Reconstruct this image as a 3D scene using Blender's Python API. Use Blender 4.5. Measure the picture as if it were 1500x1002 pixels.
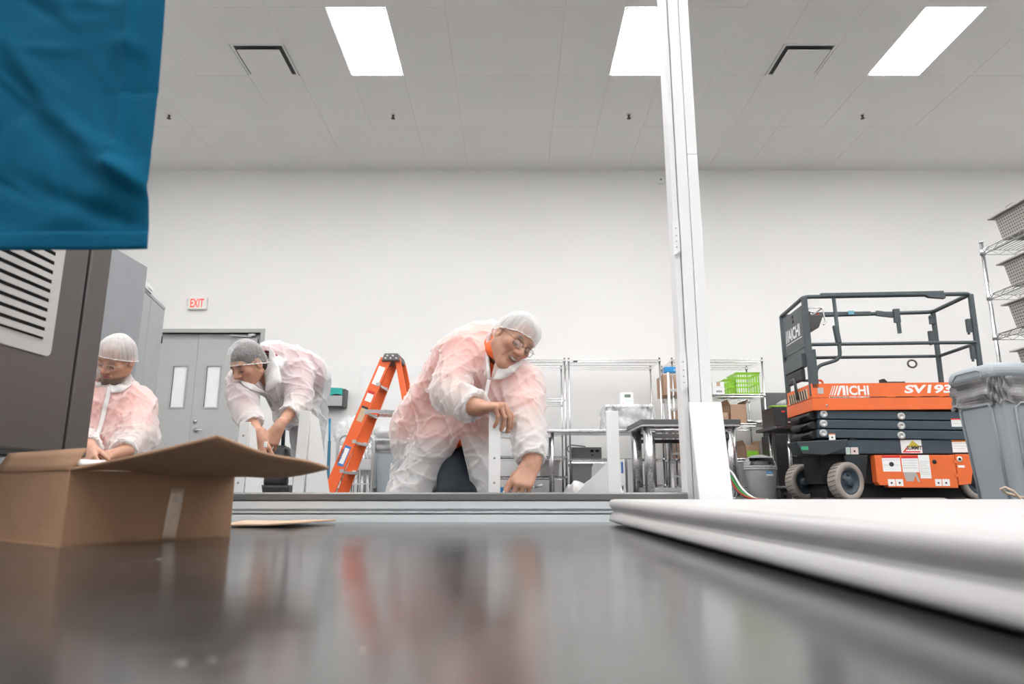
import bpy, math, random
import numpy as np
from mathutils import Vector, Matrix

for o in list(bpy.data.objects):
    bpy.data.objects.remove(o, do_unlink=True)
SC = bpy.context.scene
COL = SC.collection
rnd = random.Random(7)

# ------------------------------------------------------------------ camera
F = 1000.0                                   # focal length in pixels of a 1500 px wide frame (24 mm)
CH = 0.12                                    # camera height above the floor
PITCH = math.radians(12.08)
cam_d = bpy.data.cameras.new('camera')
cam_d.sensor_width = 36.0
cam_d.lens = F * 36.0 / 1500.0
cam_d.clip_start = 0.02
cam_d.dof.use_dof = True
cam_d.dof.focus_distance = 4.2
cam_d.dof.aperture_fstop = 3.2
cam = bpy.data.objects.new('camera', cam_d)
cam.location = (0, 0, CH)
cam.rotation_euler = (math.pi / 2 + PITCH, 0, 0)
COL.objects.link(cam)
SC.camera = cam

# ------------------------------------------------------------------ world, exposure
wd = bpy.data.worlds.new('world')
wd.use_nodes = True
wd.node_tree.nodes['Background'].inputs[0].default_value = (0.9, 0.95, 1.0, 1)
wd.node_tree.nodes['Background'].inputs[1].default_value = 0.25
SC.world = wd
SC.view_settings.view_transform = 'Standard'
SC.view_settings.look = 'None'
SC.view_settings.gamma = 1.0
SC.view_settings.use_curve_mapping = False
SC.view_settings.exposure = 1.33
LAMP = 11.0                                  # emission of the ceiling light panels

# ------------------------------------------------------------------ measuring helpers (plan distance y -> world point)
CP, SP = math.cos(PITCH), math.sin(PITCH)
def P(u, v, y):
    xc = (u - 750.0) / F; yc = (501.0 - v) / F
    dy = CP - yc * SP
    s = y / dy
    return Vector((xc * s, y, CH + (SP + yc * CP) * s))
def Z(v, y):
    return P(750, v, y).z
def X(u, y, z=0.12):
    return (u - 750.0) / F * (y * CP + (z - CH) * SP)

# ------------------------------------------------------------------ materials
MATS = {}
def mat(name, rgb, rough=0.5, metal=0.0, bump=0.0, bscale=30.0, var=0.0, vscale=6.0, spec=0.5, emit=0.0, stretch=None, alpha=None, coat=0.0, rvar=0.0):
    if name in MATS: return MATS[name]
    m = bpy.data.materials.new(name); m.use_nodes = True
    nt = m.node_tree; b = nt.nodes['Principled BSDF']
    b.inputs['Base Color'].default_value = (*rgb, 1)
    b.inputs['Roughness'].default_value = rough
    b.inputs['Metallic'].default_value = metal
    b.inputs['Specular IOR Level'].default_value = spec
    b.inputs['Coat Weight'].default_value = coat
    tc = nt.nodes.new('ShaderNodeTexCoord')
    src = tc.outputs['Object']
    if stretch:
        mp = nt.nodes.new('ShaderNodeMapping'); mp.inputs['Scale'].default_value = stretch
        nt.links.new(src, mp.inputs[0]); src = mp.outputs[0]
    n = nt.nodes.new('ShaderNodeTexNoise'); n.inputs['Scale'].default_value = vscale; n.inputs['Detail'].default_value = 4
    nt.links.new(src, n.inputs['Vector'])
    mr = nt.nodes.new('ShaderNodeMapRange')
    mr.inputs[1].default_value = 0.3; mr.inputs[2].default_value = 0.7
    mr.inputs[3].default_value = 1 - max(var, 0.02); mr.inputs[4].default_value = 1 + max(var, 0.02)
    nt.links.new(n.outputs['Fac'], mr.inputs[0])
    mx = nt.nodes.new('ShaderNodeVectorMath'); mx.operation = 'SCALE'
    mx.inputs[0].default_value = rgb
    nt.links.new(mr.outputs[0], mx.inputs['Scale'])
    nt.links.new(mx.outputs[0], b.inputs['Base Color'])
    if rvar:
        r2 = nt.nodes.new('ShaderNodeMapRange'); r2.inputs[1].default_value = 0.3; r2.inputs[2].default_value = 0.7
        r2.inputs[3].default_value = max(0.02, rough - rvar); r2.inputs[4].default_value = rough + rvar
        nt.links.new(n.outputs['Fac'], r2.inputs[0]); nt.links.new(r2.outputs[0], b.inputs['Roughness'])
    if bump:
        n2 = nt.nodes.new('ShaderNodeTexNoise'); n2.inputs['Scale'].default_value = bscale; n2.inputs['Detail'].default_value = 5
        nt.links.new(src, n2.inputs['Vector'])
        bp = nt.nodes.new('ShaderNodeBump'); bp.inputs['Strength'].default_value = bump; bp.inputs['Distance'].default_value = 0.01
        nt.links.new(n2.outputs['Fac'], bp.inputs['Height']); nt.links.new(bp.outputs[0], b.inputs['Normal'])
    if emit:
        b.inputs['Emission Color'].default_value = (*rgb, 1)
        b.inputs['Emission Strength'].default_value = emit
    MATS[name] = m
    return m

def sheer(name, rgb, clear, rough=0.6, bump=0.4, bscale=18.0, gloss=0.15, thin=0.35, stretch=None, vary=0.25):
    """thin cloth or film: diffuse + translucent fibres with open pores that let light straight through"""
    if name in MATS: return MATS[name]
    m = bpy.data.materials.new(name); m.use_nodes = True
    nt = m.node_tree; nt.nodes.clear()
    N = nt.nodes.new; L = nt.links.new
    out = N('ShaderNodeOutputMaterial')
    d = N('ShaderNodeBsdfDiffuse'); d.inputs[0].default_value = (*rgb, 1)
    t = N('ShaderNodeBsdfTranslucent'); t.inputs[0].default_value = (*rgb, 1)
    g = N('ShaderNodeBsdfGlossy'); g.inputs[1].default_value = rough
    p = N('ShaderNodeBsdfTransparent')
    m1 = N('ShaderNodeMixShader'); m1.inputs[0].default_value = thin
    m2 = N('ShaderNodeMixShader'); m2.inputs[0].default_value = gloss * 0.3
    m3 = N('ShaderNodeMixShader')
    tc = N('ShaderNodeTexCoord'); n = N('ShaderNodeTexNoise'); n.inputs['Scale'].default_value = bscale; n.inputs['Detail'].default_value = 6
    src = tc.outputs['Object']
    if stretch:
        mp = N('ShaderNodeMapping'); mp.inputs['Scale'].default_value = stretch
        L(src, mp.inputs[0]); src = mp.outputs[0]
    L(src, n.inputs['Vector'])
    mr = N('ShaderNodeMapRange'); mr.inputs[1].default_value = 0.3; mr.inputs[2].default_value = 0.7
    mr.inputs[3].default_value = clear * (1 - vary); mr.inputs[4].default_value = min(1, clear * (1 + vary))
    L(n.outputs['Fac'], mr.inputs[0]); L(mr.outputs[0], m3.inputs[0])
    bp = N('ShaderNodeBump'); bp.inputs['Strength'].default_value = bump; bp.inputs['Distance'].default_value = 0.02
    L(n.outputs['Fac'], bp.inputs['Height'])
    for q in (d, t, g): L(bp.outputs[0], q.inputs['Normal'])
    L(d.outputs[0], m1.inputs[1]); L(t.outputs[0], m1.inputs[2])
    L(m1.outputs[0], m2.inputs[1]); L(g.outputs[0], m2.inputs[2])
    L(m2.outputs[0], m3.inputs[1]); L(p.outputs[0], m3.inputs[2])
    L(m3.outputs[0], out.inputs[0])
    MATS[name] = m
    return m

# ------------------------------------------------------------------ objects
def tag(o, label=None, cat=None, group=None, kind=None):
    if label: o['label'] = label
    if cat: o['category'] = cat
    if group: o['group'] = group
    if kind: o['kind'] = kind
    return o
def thing(name, label, cat, loc=(0, 0, 0), rz=0.0, group=None, kind=None):
    o = bpy.data.objects.new(name, None); COL.objects.link(o)
    o.empty_display_size = 0.1
    o.location = loc; o.rotation_euler = (0, 0, rz)
    return tag(o, label, cat, group, kind)
def link(name, me, m=None, parent=None, smooth=False):
    o = bpy.data.objects.new(name, me); COL.objects.link(o)
    if m is not None and not me.materials: me.materials.append(m)
    if parent: o.parent = parent
    if smooth:
        me.polygons.foreach_set('use_smooth', [True] * len(me.polygons))
    return o
def copy_tree(o, parent=None):
    c = o.copy(); COL.objects.link(c)
    if parent: c.parent = parent
    for ch in list(o.children): copy_tree(ch, c)
    return c

def basis(d):
    d = Vector(d).normalized()
    a = Vector((0, 0, 1)) if abs(d.z) < 0.9 else Vector((1, 0, 0))
    s = d.cross(a).normalized(); t = s.cross(d)
    return s, t, d

class MB:
    def __init__(s): s.v = []; s.f = []; s.mi = []; s.sm = []; s.cur = 0; s.csm = False
    def mesh_add(s, vs, fs):
        b = len(s.v); s.v += [tuple(q) for q in vs]
        for f in fs:
            s.f.append([b + i for i in f]); s.mi.append(s.cur); s.sm.append(s.csm)
        return s
    def box(s, x0, x1, y0, y1, z0, z1, M=None):
        vs = [Vector((x, y, z)) for z in (z0, z1) for y in (y0, y1) for x in (x0, x1)]
        if M is not None: vs = [M @ q for q in vs]
        return s.mesh_add(vs, [(0, 2, 3, 1), (4, 5, 7, 6), (0, 1, 5, 4), (2, 6, 7, 3), (0, 4, 6, 2), (1, 3, 7, 5)])
    def hexa(s, pts):       # 8 points: bottom ring 4, top ring 4
        return s.mesh_add(pts, [(3, 2, 1, 0), (4, 5, 6, 7), (0, 1, 5, 4), (1, 2, 6, 5), (2, 3, 7, 6), (3, 0, 4, 7)])
    def tube(s, path, r, n=8, closed=False, cap=True):
        path = [Vector(q) for q in path]; k = len(path)
        rs = r if isinstance(r, (list, tuple)) else [r] * k
        rings = []; side = None
        for i in range(k):
            if closed: d = path[(i + 1) % k] - path[i - 1]
            else: d = path[min(i + 1, k - 1)] - path[max(i - 1, 0)]
            if d.length < 1e-9: d = Vector((0, 0, 1))
            d.normalize()
            if side is None: side = basis(d)[0]
            else:
                side = side - d * side.dot(d)
                side = side.normalized() if side.length > 1e-6 else basis(d)[0]
            t = d.cross(side)
            rings.append([path[i] + (side * math.cos(a) + t * math.sin(a)) * rs[i] for a in [2 * math.pi * j / n for j in range(n)]])
        vs = [q for rg in rings for q in rg]; fs = []
        for i in range(k if closed else k - 1):
            a, b = i * n, ((i + 1) % k) * n
            for j in range(n):
                j2 = (j + 1) % n
                fs.append((a + j, a + j2, b + j2, b + j))
        sm = s.csm; s.csm = n > 6
        s.mesh_add(vs, fs); b0 = len(s.v) - len(vs)
        s.csm = False
        if cap and not closed:
            s.f.append([b0 + j for j in range(n)][::-1]); s.mi.append(s.cur); s.sm.append(False)
            s.f.append([b0 + (k - 1) * n + j for j in range(n)]); s.mi.append(s.cur); s.sm.append(False)
        s.csm = sm
        return s
    def bar(s, a, b, r, n=8): return s.tube([a, b], r, n)
    def slab(s, a, b, w, h, up=(0, 0, 1)):           # rectangular bar from a to b, w sideways, h along up
        a = Vector(a); b = Vector(b); d = (b - a).normalized(); up = Vector(up)
        sd = d.cross(up).normalized(); up = sd.cross(d).normalized()
        o = [(-w / 2, -h / 2), (w / 2, -h / 2), (w / 2, h / 2), (-w / 2, h / 2)]
        return s.hexa([a + sd * x + up * y for x, y in o] + [b + sd * x + up * y for x, y in o])
    def lathe(s, prof, c=(0, 0, 0), n=24, axis=None, sx=1.0, sy=1.0):
        vs = []; fs = []; c = Vector(c)
        A = basis(axis) if axis is not None else (Vector((1, 0, 0)), Vector((0, 1, 0)), Vector((0, 0, 1)))
        for r, z in prof:
            for j in range(n):
                a = 2 * math.pi * j / n
                vs.append(c + A[0] * (r * sx * math.cos(a)) + A[1] * (r * sy * math.sin(a)) + A[2] * z)
        for i in range(len(prof) - 1):
            for j in range(n):
                j2 = (j + 1) % n
                fs.append((i * n + j, i * n + j2, (i + 1) * n + j2, (i + 1) * n + j))
        sm = s.csm; s.csm = True; s.mesh_add(vs, fs); s.csm = False
        b0 = len(s.v) - len(vs)
        if prof[0][0] > 1e-6: s.f.append([b0 + j for j in range(n)][::-1]); s.mi.append(s.cur); s.sm.append(False)
        if prof[-1][0] > 1e-6: s.f.append([b0 + (len(prof) - 1) * n + j for j in range(n)]); s.mi.append(s.cur); s.sm.append(False)
        s.csm = sm
        return s
    def prism(s, poly, ex, org=(0, 0, 0), ax=(1, 0, 0), ay=(0, 0, 1)):
        """polygon (a,b) in the plane org+a*ax+b*ay, extruded by vector ex"""
        org = Vector(org); ax = Vector(ax); ay = Vector(ay); ex = Vector(ex); n = len(poly)
        A = [org + ax * p[0] + ay * p[1] for p in poly]; B = [q + ex for q in A]
        fs = [list(range(n)), [n + i for i in range(n)][::-1]]
        fs += [(i, n + i, n + (i + 1) % n, (i + 1) % n) for i in range(n)]
        return s.mesh_add(A + B, fs)
    def grid(s, fn, nu, nv, smooth=True):
        vs = [fn(i / nu, j / nv) for j in range(nv + 1) for i in range(nu + 1)]
        w = nu + 1
        fs = [(j * w + i, j * w + i + 1, (j + 1) * w + i + 1, (j + 1) * w + i) for j in range(nv) for i in range(nu)]
        sm = s.csm; s.csm = smooth; s.mesh_add(vs, fs); s.csm = sm
        return s
    def build(s, name, m, parent=None, bevel=0.0, seg=2, solid=0.0, off=0.0, recalc=True):
        me = bpy.data.meshes.new(name)
        me.from_pydata([tuple(q) for q in s.v], [], s.f)
        ms = m if isinstance(m, (list, tuple)) else [m]
        for q in ms: me.materials.append(q)
        me.polygons.foreach_set('material_index', s.mi)
        me.polygons.foreach_set('use_smooth', s.sm)
        if recalc:
            import bmesh
            bm = bmesh.new(); bm.from_mesh(me)
            bmesh.ops.recalc_face_normals(bm, faces=bm.faces); bm.to_mesh(me); bm.free()
        me.update()
        o = bpy.data.objects.new(name, me); COL.objects.link(o)
        if parent: o.parent = parent
        if solid:
            md = o.modifiers.new('solid', 'SOLIDIFY'); md.thickness = solid; md.offset = off
        if bevel:
            md = o.modifiers.new('bevel', 'BEVEL'); md.width = bevel; md.segments = seg; md.limit_method = 'ANGLE'; md.angle_limit = math.radians(40)
            md.harden_normals = False
        return o

def arc(c, r, a0, a1, n, ax=(1, 0, 0), ay=(0, 0, 1)):
    c = Vector(c); ax = Vector(ax); ay = Vector(ay)
    return [c + ax * r * math.cos(math.radians(a0 + (a1 - a0) * i / n)) + ay * r * math.sin(math.radians(a0 + (a1 - a0) * i / n)) for i in range(n + 1)]
def fillet(pts, r, n=5):
    """polyline with rounded corners"""
    pts = [Vector(p) for p in pts]; out = [pts[0]]
    for i in range(1, len(pts) - 1):
        a, b, c = pts[i - 1], pts[i], pts[i + 1]
        d1 = (a - b); d2 = (c - b); rr = min(r, d1.length * .49, d2.length * .49)
        p1 = b + d1.normalized() * rr; p2 = b + d2.normalized() * rr
        for k in range(n + 1):
            t = k / n
            out.append(p1 * (1 - t) ** 2 + b * 2 * t * (1 - t) + p2 * t * t)
    out.append(pts[-1]); return out
def rrect(w, h, r, n=4, cx=0.0, cy=0.0):
    out = []
    for (x, y, a) in ((w / 2 - r, h / 2 - r, 0), (-w / 2 + r, h / 2 - r, 90), (-w / 2 + r, -h / 2 + r, 180), (w / 2 - r, -h / 2 + r, 270)):
        for i in range(n + 1):
            t = math.radians(a + 90 * i / n); out.append((cx + x + r * math.cos(t), cy + y + r * math.sin(t)))
    return out

def text(name, s, w, h, m, parent, org, ax=(1, 0, 0), ay=(0, 0, 1), shear=0.0, depth=0.001, bold=0.0):
    """lettering scaled to the width w and height h, lower left corner at org, lying in the plane ax, ay"""
    cu = bpy.data.curves.new(name, 'FONT'); cu.body = s; cu.offset = bold; cu.resolution_u = 3
    to = bpy.data.objects.new(name, cu); COL.objects.link(to)
    dg = bpy.context.evaluated_depsgraph_get(); dg.update()
    me = bpy.data.meshes.new_from_object(to.evaluated_get(dg))
    bpy.data.objects.remove(to, do_unlink=True); bpy.data.curves.remove(cu)
    co = [v.co.copy() for v in me.vertices]
    x0 = min(c.x for c in co); x1 = max(c.x for c in co); y0 = min(c.y for c in co); y1 = max(c.y for c in co)
    org = Vector(org); ax = Vector(ax).normalized(); ay = Vector(ay).normalized(); nz = ax.cross(ay)
    for v, c in zip(me.vertices, co):
        a = (c.x - x0) / (x1 - x0); b = (c.y - y0) / (y1 - y0)
        v.co = org + ax * (a * w + shear * b * h) + ay * (b * h) + nz * depth
    me.materials.clear(); me.materials.append(m); me.name = name
    return link(name, me, None, parent)

# ------------------------------------------------------------------ common materials
M_wall = mat('painted_wall', (0.83, 0.825, 0.815), 0.75, bump=0.03, bscale=60, var=0.015, vscale=0.6)
M_tile = mat('ceiling_tile_white', (0.85, 0.84, 0.825), 0.9, bump=0.05, bscale=140, var=0.02, vscale=0.9)
M_grid = mat('ceiling_grid_white', (0.74, 0.73, 0.72), 0.6)
M_chrome = mat('chrome_wire', (0.72, 0.72, 0.73), 0.22, 1.0)
M_steel = mat('brushed_steel', (0.66, 0.66, 0.67), 0.27, 1.0, stretch=(2, 60, 60), bump=0.02, rvar=0.08)
M_white = mat('white_coated_panel', (0.88, 0.885, 0.885), 0.35, var=0.01)
M_black = mat('black_plastic', (0.018, 0.018, 0.02), 0.5)
M_dark = mat('dark_void', (0.012, 0.012, 0.013), 0.8)
M_card = mat('cardboard', (0.35, 0.205, 0.122), 0.85, bump=0.12, bscale=90, var=0.08, vscale=9)
M_card2 = mat('pale_brown_carton', (0.48, 0.31, 0.21), 0.85, bump=0.12, bscale=60, var=0.06, vscale=7)
M_orange = mat('orange_paint', (0.83, 0.16, 0.035), 0.45, var=0.05, coat=0.1)
M_navy = mat('slate_blue_paint', (0.042, 0.066, 0.088), 0.45, var=0.12, vscale=5)
M_lbl = mat('white_label', (0.85, 0.85, 0.84), 0.5)
M_ink = mat('black_ink', (0.02, 0.02, 0.02), 0.6)
M_red = mat('red_ink', (0.65, 0.03, 0.03), 0.6)

# ================================================================== the room
CEIL = 5.08; YB = 10.08; XL = -7.04; XR = 9.44; YF = -5.9
PX = 0.634; GX = -1.97                        # ceiling grid pitch and origin
ROWS = [5.08, 6.30, 7.52, 8.74, YB]

M_floor = bpy.data.materials.new('polished_dark_floor'); M_floor.use_nodes = True
def _floor():
    nt = M_floor.node_tree; b = nt.nodes['Principled BSDF']; N = nt.nodes.new; L = nt.links.new
    tc = N('ShaderNodeTexCoord')
    n = N('ShaderNodeTexNoise'); n.inputs['Scale'].default_value = 1.6; n.inputs['Detail'].default_value = 6; n.inputs['Roughness'].default_value = 0.65
    L(tc.outputs['Object'], n.inputs['Vector'])
    cr = N('ShaderNodeValToRGB'); e = cr.color_ramp.elements
    e[0].position = 0.3; e[0].color = (0.022, 0.0205, 0.020, 1); e[1].position = 0.72; e[1].color = (0.054, 0.052, 0.051, 1)
    L(n.outputs['Fac'], cr.inputs[0])
    sp = N('ShaderNodeTexNoise'); sp.inputs['Scale'].default_value = 75; sp.inputs['Detail'].default_value = 2
    L(tc.outputs['Object'], sp.inputs['Vector'])
    gate = N('ShaderNodeTexNoise'); gate.inputs['Scale'].default_value = 7
    L(tc.outputs['Object'], gate.inputs['Vector'])
    ad = N('ShaderNodeMath'); ad.operation = 'MULTIPLY'; L(sp.outputs['Fac'], ad.inputs[0]); L(gate.outputs['Fac'], ad.inputs[1])
    mr = N('ShaderNodeMapRange'); mr.inputs[1].default_value = 0.425; mr.inputs[2].default_value = 0.46
    L(ad.outputs[0], mr.inputs[0])
    mx = N('ShaderNodeMix'); mx.data_type = 'RGBA'
    L(mr.outputs[0], mx.inputs[0]); L(cr.outputs[0], mx.inputs[6]); mx.inputs[7].default_value = (0.42, 0.40, 0.38, 1)
    L(mx.outputs[2], b.inputs['Base Color'])
    rr = N('ShaderNodeMapRange'); rr.inputs[1].default_value = 0.3; rr.inputs[2].default_value = 0.7; rr.inputs[3].default_value = 0.12; rr.inputs[4].default_value = 0.21
    L(n.outputs['Fac'], rr.inputs[0]); L(rr.outputs[0], b.inputs['Roughness'])
    b.inputs['IOR'].default_value = 1.85
    n3 = N('ShaderNodeTexNoise'); n3.inputs['Scale'].default_value = 9; n3.inputs['Detail'].default_value = 3
    L(tc.outputs['Object'], n3.inputs['Vector'])
    bp = N('ShaderNodeBump'); bp.inputs['Strength'].default_value = 0.06; bp.inputs['Distance'].default_value = 0.01
    L(n3.outputs['Fac'], bp.inputs['Height']); L(bp.outputs[0], b.inputs['Normal'])
_floor()

tag(MB().box(XL, XR, YF, YB, -0.12, 0.0).build('floor', M_floor), 'dark polished concrete floor of the hall', kind='structure')
tag(MB().box(XL - .15, XL, YF, YB, 0, CEIL).build('wall_left', M_wall), kind='structure')
tag(MB().box(XR, XR + .15, YF, YB, 0, CEIL).build('wall_right', M_wall), kind='structure')
tag(MB().box(XL, XR, YF - .15, YF, 0, CEIL).build('wall_front', M_wall), kind='structure')
DX0, DX1, DXM, DZ = -5.74, -3.80, -4.77, 2.42
wb = MB()
wb.box(XL, DX0, YB, YB + .2, 0, CEIL); wb.box(DX1, XR, YB, YB + .2, 0, CEIL); wb.box(DX0, DX1, YB, YB + .2, DZ, CEIL)
tag(wb.build('wall_back', M_wall), 'tall plain white back wall', kind='structure')

ceiling = MB().box(XL, XR, YF, YB, CEIL + .012, CEIL + .1).build('ceiling', M_grid)
tag(ceiling, 'white suspended tile ceiling', kind='structure')
LIGHTS = [(k, 1) for k in (-5, 0, 5, 10, 15)]
DIFF = {(-2, 1), (8, 1)}
tile_me = {}
def tile(x0, x1, y0, y1):
    g = 0.0012; key = (round(x1 - x0, 3), round(y1 - y0, 3))
    if key not in tile_me:
        o = MB().box(0, x1 - x0 - 2 * g, 0, y1 - y0 - 2 * g, 0, 0.0115).build('ceiling_tile', M_tile); tile_me[key] = o.data
        o.parent = ceiling
    else:
        o = link('ceiling_tile', tile_me[key], None, ceiling)
    o.location = (x0 + g, y0 + g, CEIL + rnd.uniform(-.0012, .0012))
for k in range(-8, 18):
    for r in range(4):
        x0 = GX + k * PX; x1 = x0 + PX; y0, y1 = ROWS[r], ROWS[r + 1]
        if (k, r) in LIGHTS: continue
        if (k, r) in DIFF: tile(x0, x1, y0, y0 + .61); continue
        tile(x0, x1, y0, y1)
tag(MB().box(XL, XR, YF, ROWS[0] - .004, CEIL, CEIL + .0115).build('ceiling_tile_field', M_tile, ceiling), kind='stuff')

M_lamp = bpy.data.materials.new('light_panel'); M_lamp.use_nodes = True
_b = M_lamp.node_tree.nodes['Principled BSDF']
_b.inputs['Base Color'].default_value = (0.9, 0.9, 0.9, 1); _b.inputs['Emission Color'].default_value = (1.0, 0.99, 0.985, 1)
_b.inputs['Emission Strength'].default_value = LAMP
NAMES = {(0, 6.3): 'flat white ceiling light panel at upper left, left of the column',
         (5, 6.3): 'flat white ceiling light panel partly hidden by the white column',
         (10, 6.3): 'flat white ceiling light panel at upper right, right of the column'}
lt0 = None
for yr in (6.30, 3.86, 1.42, -1.02, -3.46):
    for k in (-5, 0, 5, 10, 15):
        lab = NAMES.get((k, yr), 'white ceiling light panel outside the view, %s row from the back wall, %s' % ({6.3: 'first', 3.86: 'second', 1.42: 'third', -1.02: 'fourth', -3.46: 'fifth'}[yr], {-5: 'leftmost', 0: 'second from left', 5: 'middle one', 10: 'second from right', 15: 'rightmost'}[k]))
        if lt0 is None:
            lt0 = thing('ceiling_light', lab, 'light', group='recessed ceiling light panels')
            w, l = PX - .012, 1.22 - .012
            fr = MB()
            for a in ((0, w, 0, .012), (0, w, l - .012, l), (0, .012, .012, l - .012), (w - .012, w, .012, l - .012)):
                fr.box(a[0], a[1], a[2], a[3], -.006, .010)
            fr.build('frame', M_white, lt0)
            MB().box(.012, w - .012, .012, l - .012, -.003, .006).build('diffuser', M_lamp, lt0)
            o = lt0
        else:
            o = copy_tree(lt0); o['label'] = lab
        o.location = (GX + k * PX + .006, yr + .006, CEIL - .004 if yr > 6 else CEIL - .008)

# supply-air diffusers: a dark throat with a flat plaque hung below it
for k, lab in ((-2, 'square white ceiling air diffuser at left, beside the leftmost light panel'), (8, 'square white ceiling air diffuser at right, beside the rightmost light panel')):
    x0 = GX + k * PX; y0 = 6.91
    t = thing('air_diffuser', lab, 'air diffuser', (x0 + PX / 2, y0 + .305, CEIL), group='square ceiling diffusers')
    fr = MB(); h = .305
    for a in ((-h, h, -h, -h + .025), (-h, h, h - .025, h), (-h, -h + .025, -h + .025, h - .025), (h - .025, h, -h + .025, h - .025)):
        fr.box(*a, -.006, .008)
    fr.build('frame', M_tile, t)
    MB().box(-h + .025, h - .025, -h + .025, h - .025, .006, .010).build('throat', mat('diffuser_throat', (.10, .10, .098), .7), t)
    MB().box(-.245, .245, -.245, .245, -.042, -.028).build('plaque', M_tile, t, bevel=.004)
    for sx in (-.15, .15):
        for sy in (-.15, .15): MB().box(sx - .008, sx + .008, sy - .008, sy + .008, -.029, .008).build('hanger', M_dark, t)

# sprinklers
M_brass = mat('dull_sprinkler_metal', (0.10, 0.09, 0.085), 0.4, 0.8)
for i, (u, v) in enumerate(((248, 183), (576, 173), (921, 170), (1263, 168))):
    y = 8.42; x = X(u, y, CEIL)
    lab = ['sprinkler head hanging from the ceiling at far left beside the blue cloth', 'sprinkler head on the ceiling left of the middle',
           'sprinkler head on the ceiling just left of the white column', 'sprinkler head on the ceiling at right, below the right diffuser'][i]
    t = thing('sprinkler', lab, 'sprinkler', (x, y, CEIL), group='ceiling sprinklers')
    MB().lathe([(.0, -.008), (.03, -.007), (.034, 0)], n=16).build('escutcheon', M_tile, t)
    MB().lathe([(.015, -.035), (.017, -.007)], n=10).bar((-.013, 0, -.03), (-.006, 0, -.057), .004, 6).bar((.013, 0, -.03), (.006, 0, -.057), .004, 6).build('body', M_brass, t)
    MB().lathe([(.0, -.062), (.026, -.060), (.028, -.057), (0, -.056)], n=16).build('deflector', M_brass, t)

# ------------------------------------------------------------------ double door
M_door = mat('grey_painted_door', (0.47, 0.475, 0.47), 0.45, var=0.02)
M_dfrm = mat('grey_door_frame', (0.43, 0.43, 0.425), 0.45)
door = thing('door_1', 'grey double steel doors with narrow vision windows', None, (DXM, YB, 0), kind='structure')
fw = .06
fm = MB()
fm.box(DX0 - DXM - fw, DX0 - DXM, -.02, .16, 0, DZ + fw).box(DX1 - DXM, DX1 - DXM + fw, -.02, .16, 0, DZ + fw).box(DX0 - DXM, DX1 - DXM, -.02, .16, DZ, DZ + fw)
fm.build('door_frame', M_dfrm, door, bevel=.004)
M_pane = mat('lit_frosted_pane', (0.80, 0.82, 0.82), 0.12, emit=0.05)
hw = (DX1 - DX0) / 2
for s in (-1, 1):
    a, b = (-hw + .003, -.002) if s < 0 else (.002, hw - .003)
    wc = -.235 if s < 0 else .27
    w0, w1, z0, z1 = wc - .1, wc + .1, 1.30, 1.92
    lf = MB(); y0, y1 = .075, .12
    lf.box(a, w0, y0, y1, .01, DZ - .004).box(w1, b, y0, y1, .01, DZ - .004).box(w0, w1, y0, y1, .01, z0).box(w0, w1, y0, y1, z1, DZ - .004)
    leaf = lf.build('door_leaf', M_door, door)
    bz = MB(); q = .025
    bz.box(w0 - q, w0, .066, y1, z0 - q, z1 + q).box(w1, w1 + q, .066, y1, z0 - q, z1 + q).box(w0, w1, .066, y1, z0 - q, z0).box(w0, w1, .066, y1, z1, z1 + q)
    bz.build('window_bead', M_dfrm, leaf)
    MB().box(w0, w1, .095, .105, z0, z1).build('window_pane', M_pane, leaf)
    if s > 0:
        h = MB(); h.lathe([(.032, -.075), (.032, -.058), (.014, -.055), (.014, -.02)], (.09, .0, .96), 16, axis=(0, -1, 0)).tube(fillet([(.09, .025, .96), (.09, .0, .96), (.22, .0, .955)], .02), .011, 8)
        h.build('handle', M_steel, leaf)
        MB().lathe([(.026, -.07), (.026, -.05), (0, -.05)], (.07, .0, 1.09), 16, axis=(0, -1, 0)).build('deadbolt', M_steel, leaf)
        MB().lathe([(.028, -.07), (.024, -.045), (0, -.045)], (.50, .0, 1.68), 16, axis=(0, -1, 0)).build('pull_knob', M_steel, leaf)
        c = MB(); c.box(.60, .92, .01, .07, 2.27, 2.34)
        cl = c.build('door_closer', M_dfrm, leaf, bevel=.01)
        MB().slab((.82, .03, 2.365), (.50, .02, 2.385), .03, .012).slab((.80, .03, 2.33), (.80, .03, 2.37), .03, .03).box(.78, .88, .0, .06, 2.375, 2.405).build('closer_arm', M_steel, cl)
    else:
        MB().lathe([(.02, -.07), (.018, -.05), (0, -.05)], (-.83, .0, 1.66), 12, axis=(0, -1, 0)).build('cover_plate', M_steel, leaf)

# exit sign
t = thing('exit_sign', 'white exit sign with red letters above the grey double doors', 'exit sign', (-4.79, YB, 2.87))
MB().box(-.145, .145, -.055, 0, -.095, .095).build('housing', mat('sign_white', (.82, .80, .77), .5), t, bevel=.012)
M_exit = mat('lit_red_letters', (.85, .07, .045), .5, emit=0.22)
text('letters', 'EXIT', .205, .135, M_exit, t, (-.10, -.056, -.066), bold=.015)
# small wall devices
t = thing('wall_sensor', 'small white sensor box high on the wall left of the column', 'sensor', (X(969, YB, 4.6), YB, Z(265, YB)))
MB().box(-.045, .045, -.035, 0, -.06, .06).build('housing', M_white, t, bevel=.006)
MB().lathe([(.016, 0), (.014, .006), (0, .008)], (0, -.035, .01), 12, axis=(0, -1, 0)).build('lens', mat('grey_lens', (.3, .3, .3), .2), t)
t = thing('wall_camera', 'small grey wall camera beside the top of the tall grey cabinet', 'camera', (X(236, YB, 3.1), YB, Z(447, YB)))
MB().box(-.1, .02, -.10, -.06, -.02, .02).build('housing', M_dfrm, t, bevel=.006)
MB().box(-.02, .02, -.06, 0, -.015, .015).build('bracket', M_dfrm, t)

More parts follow.
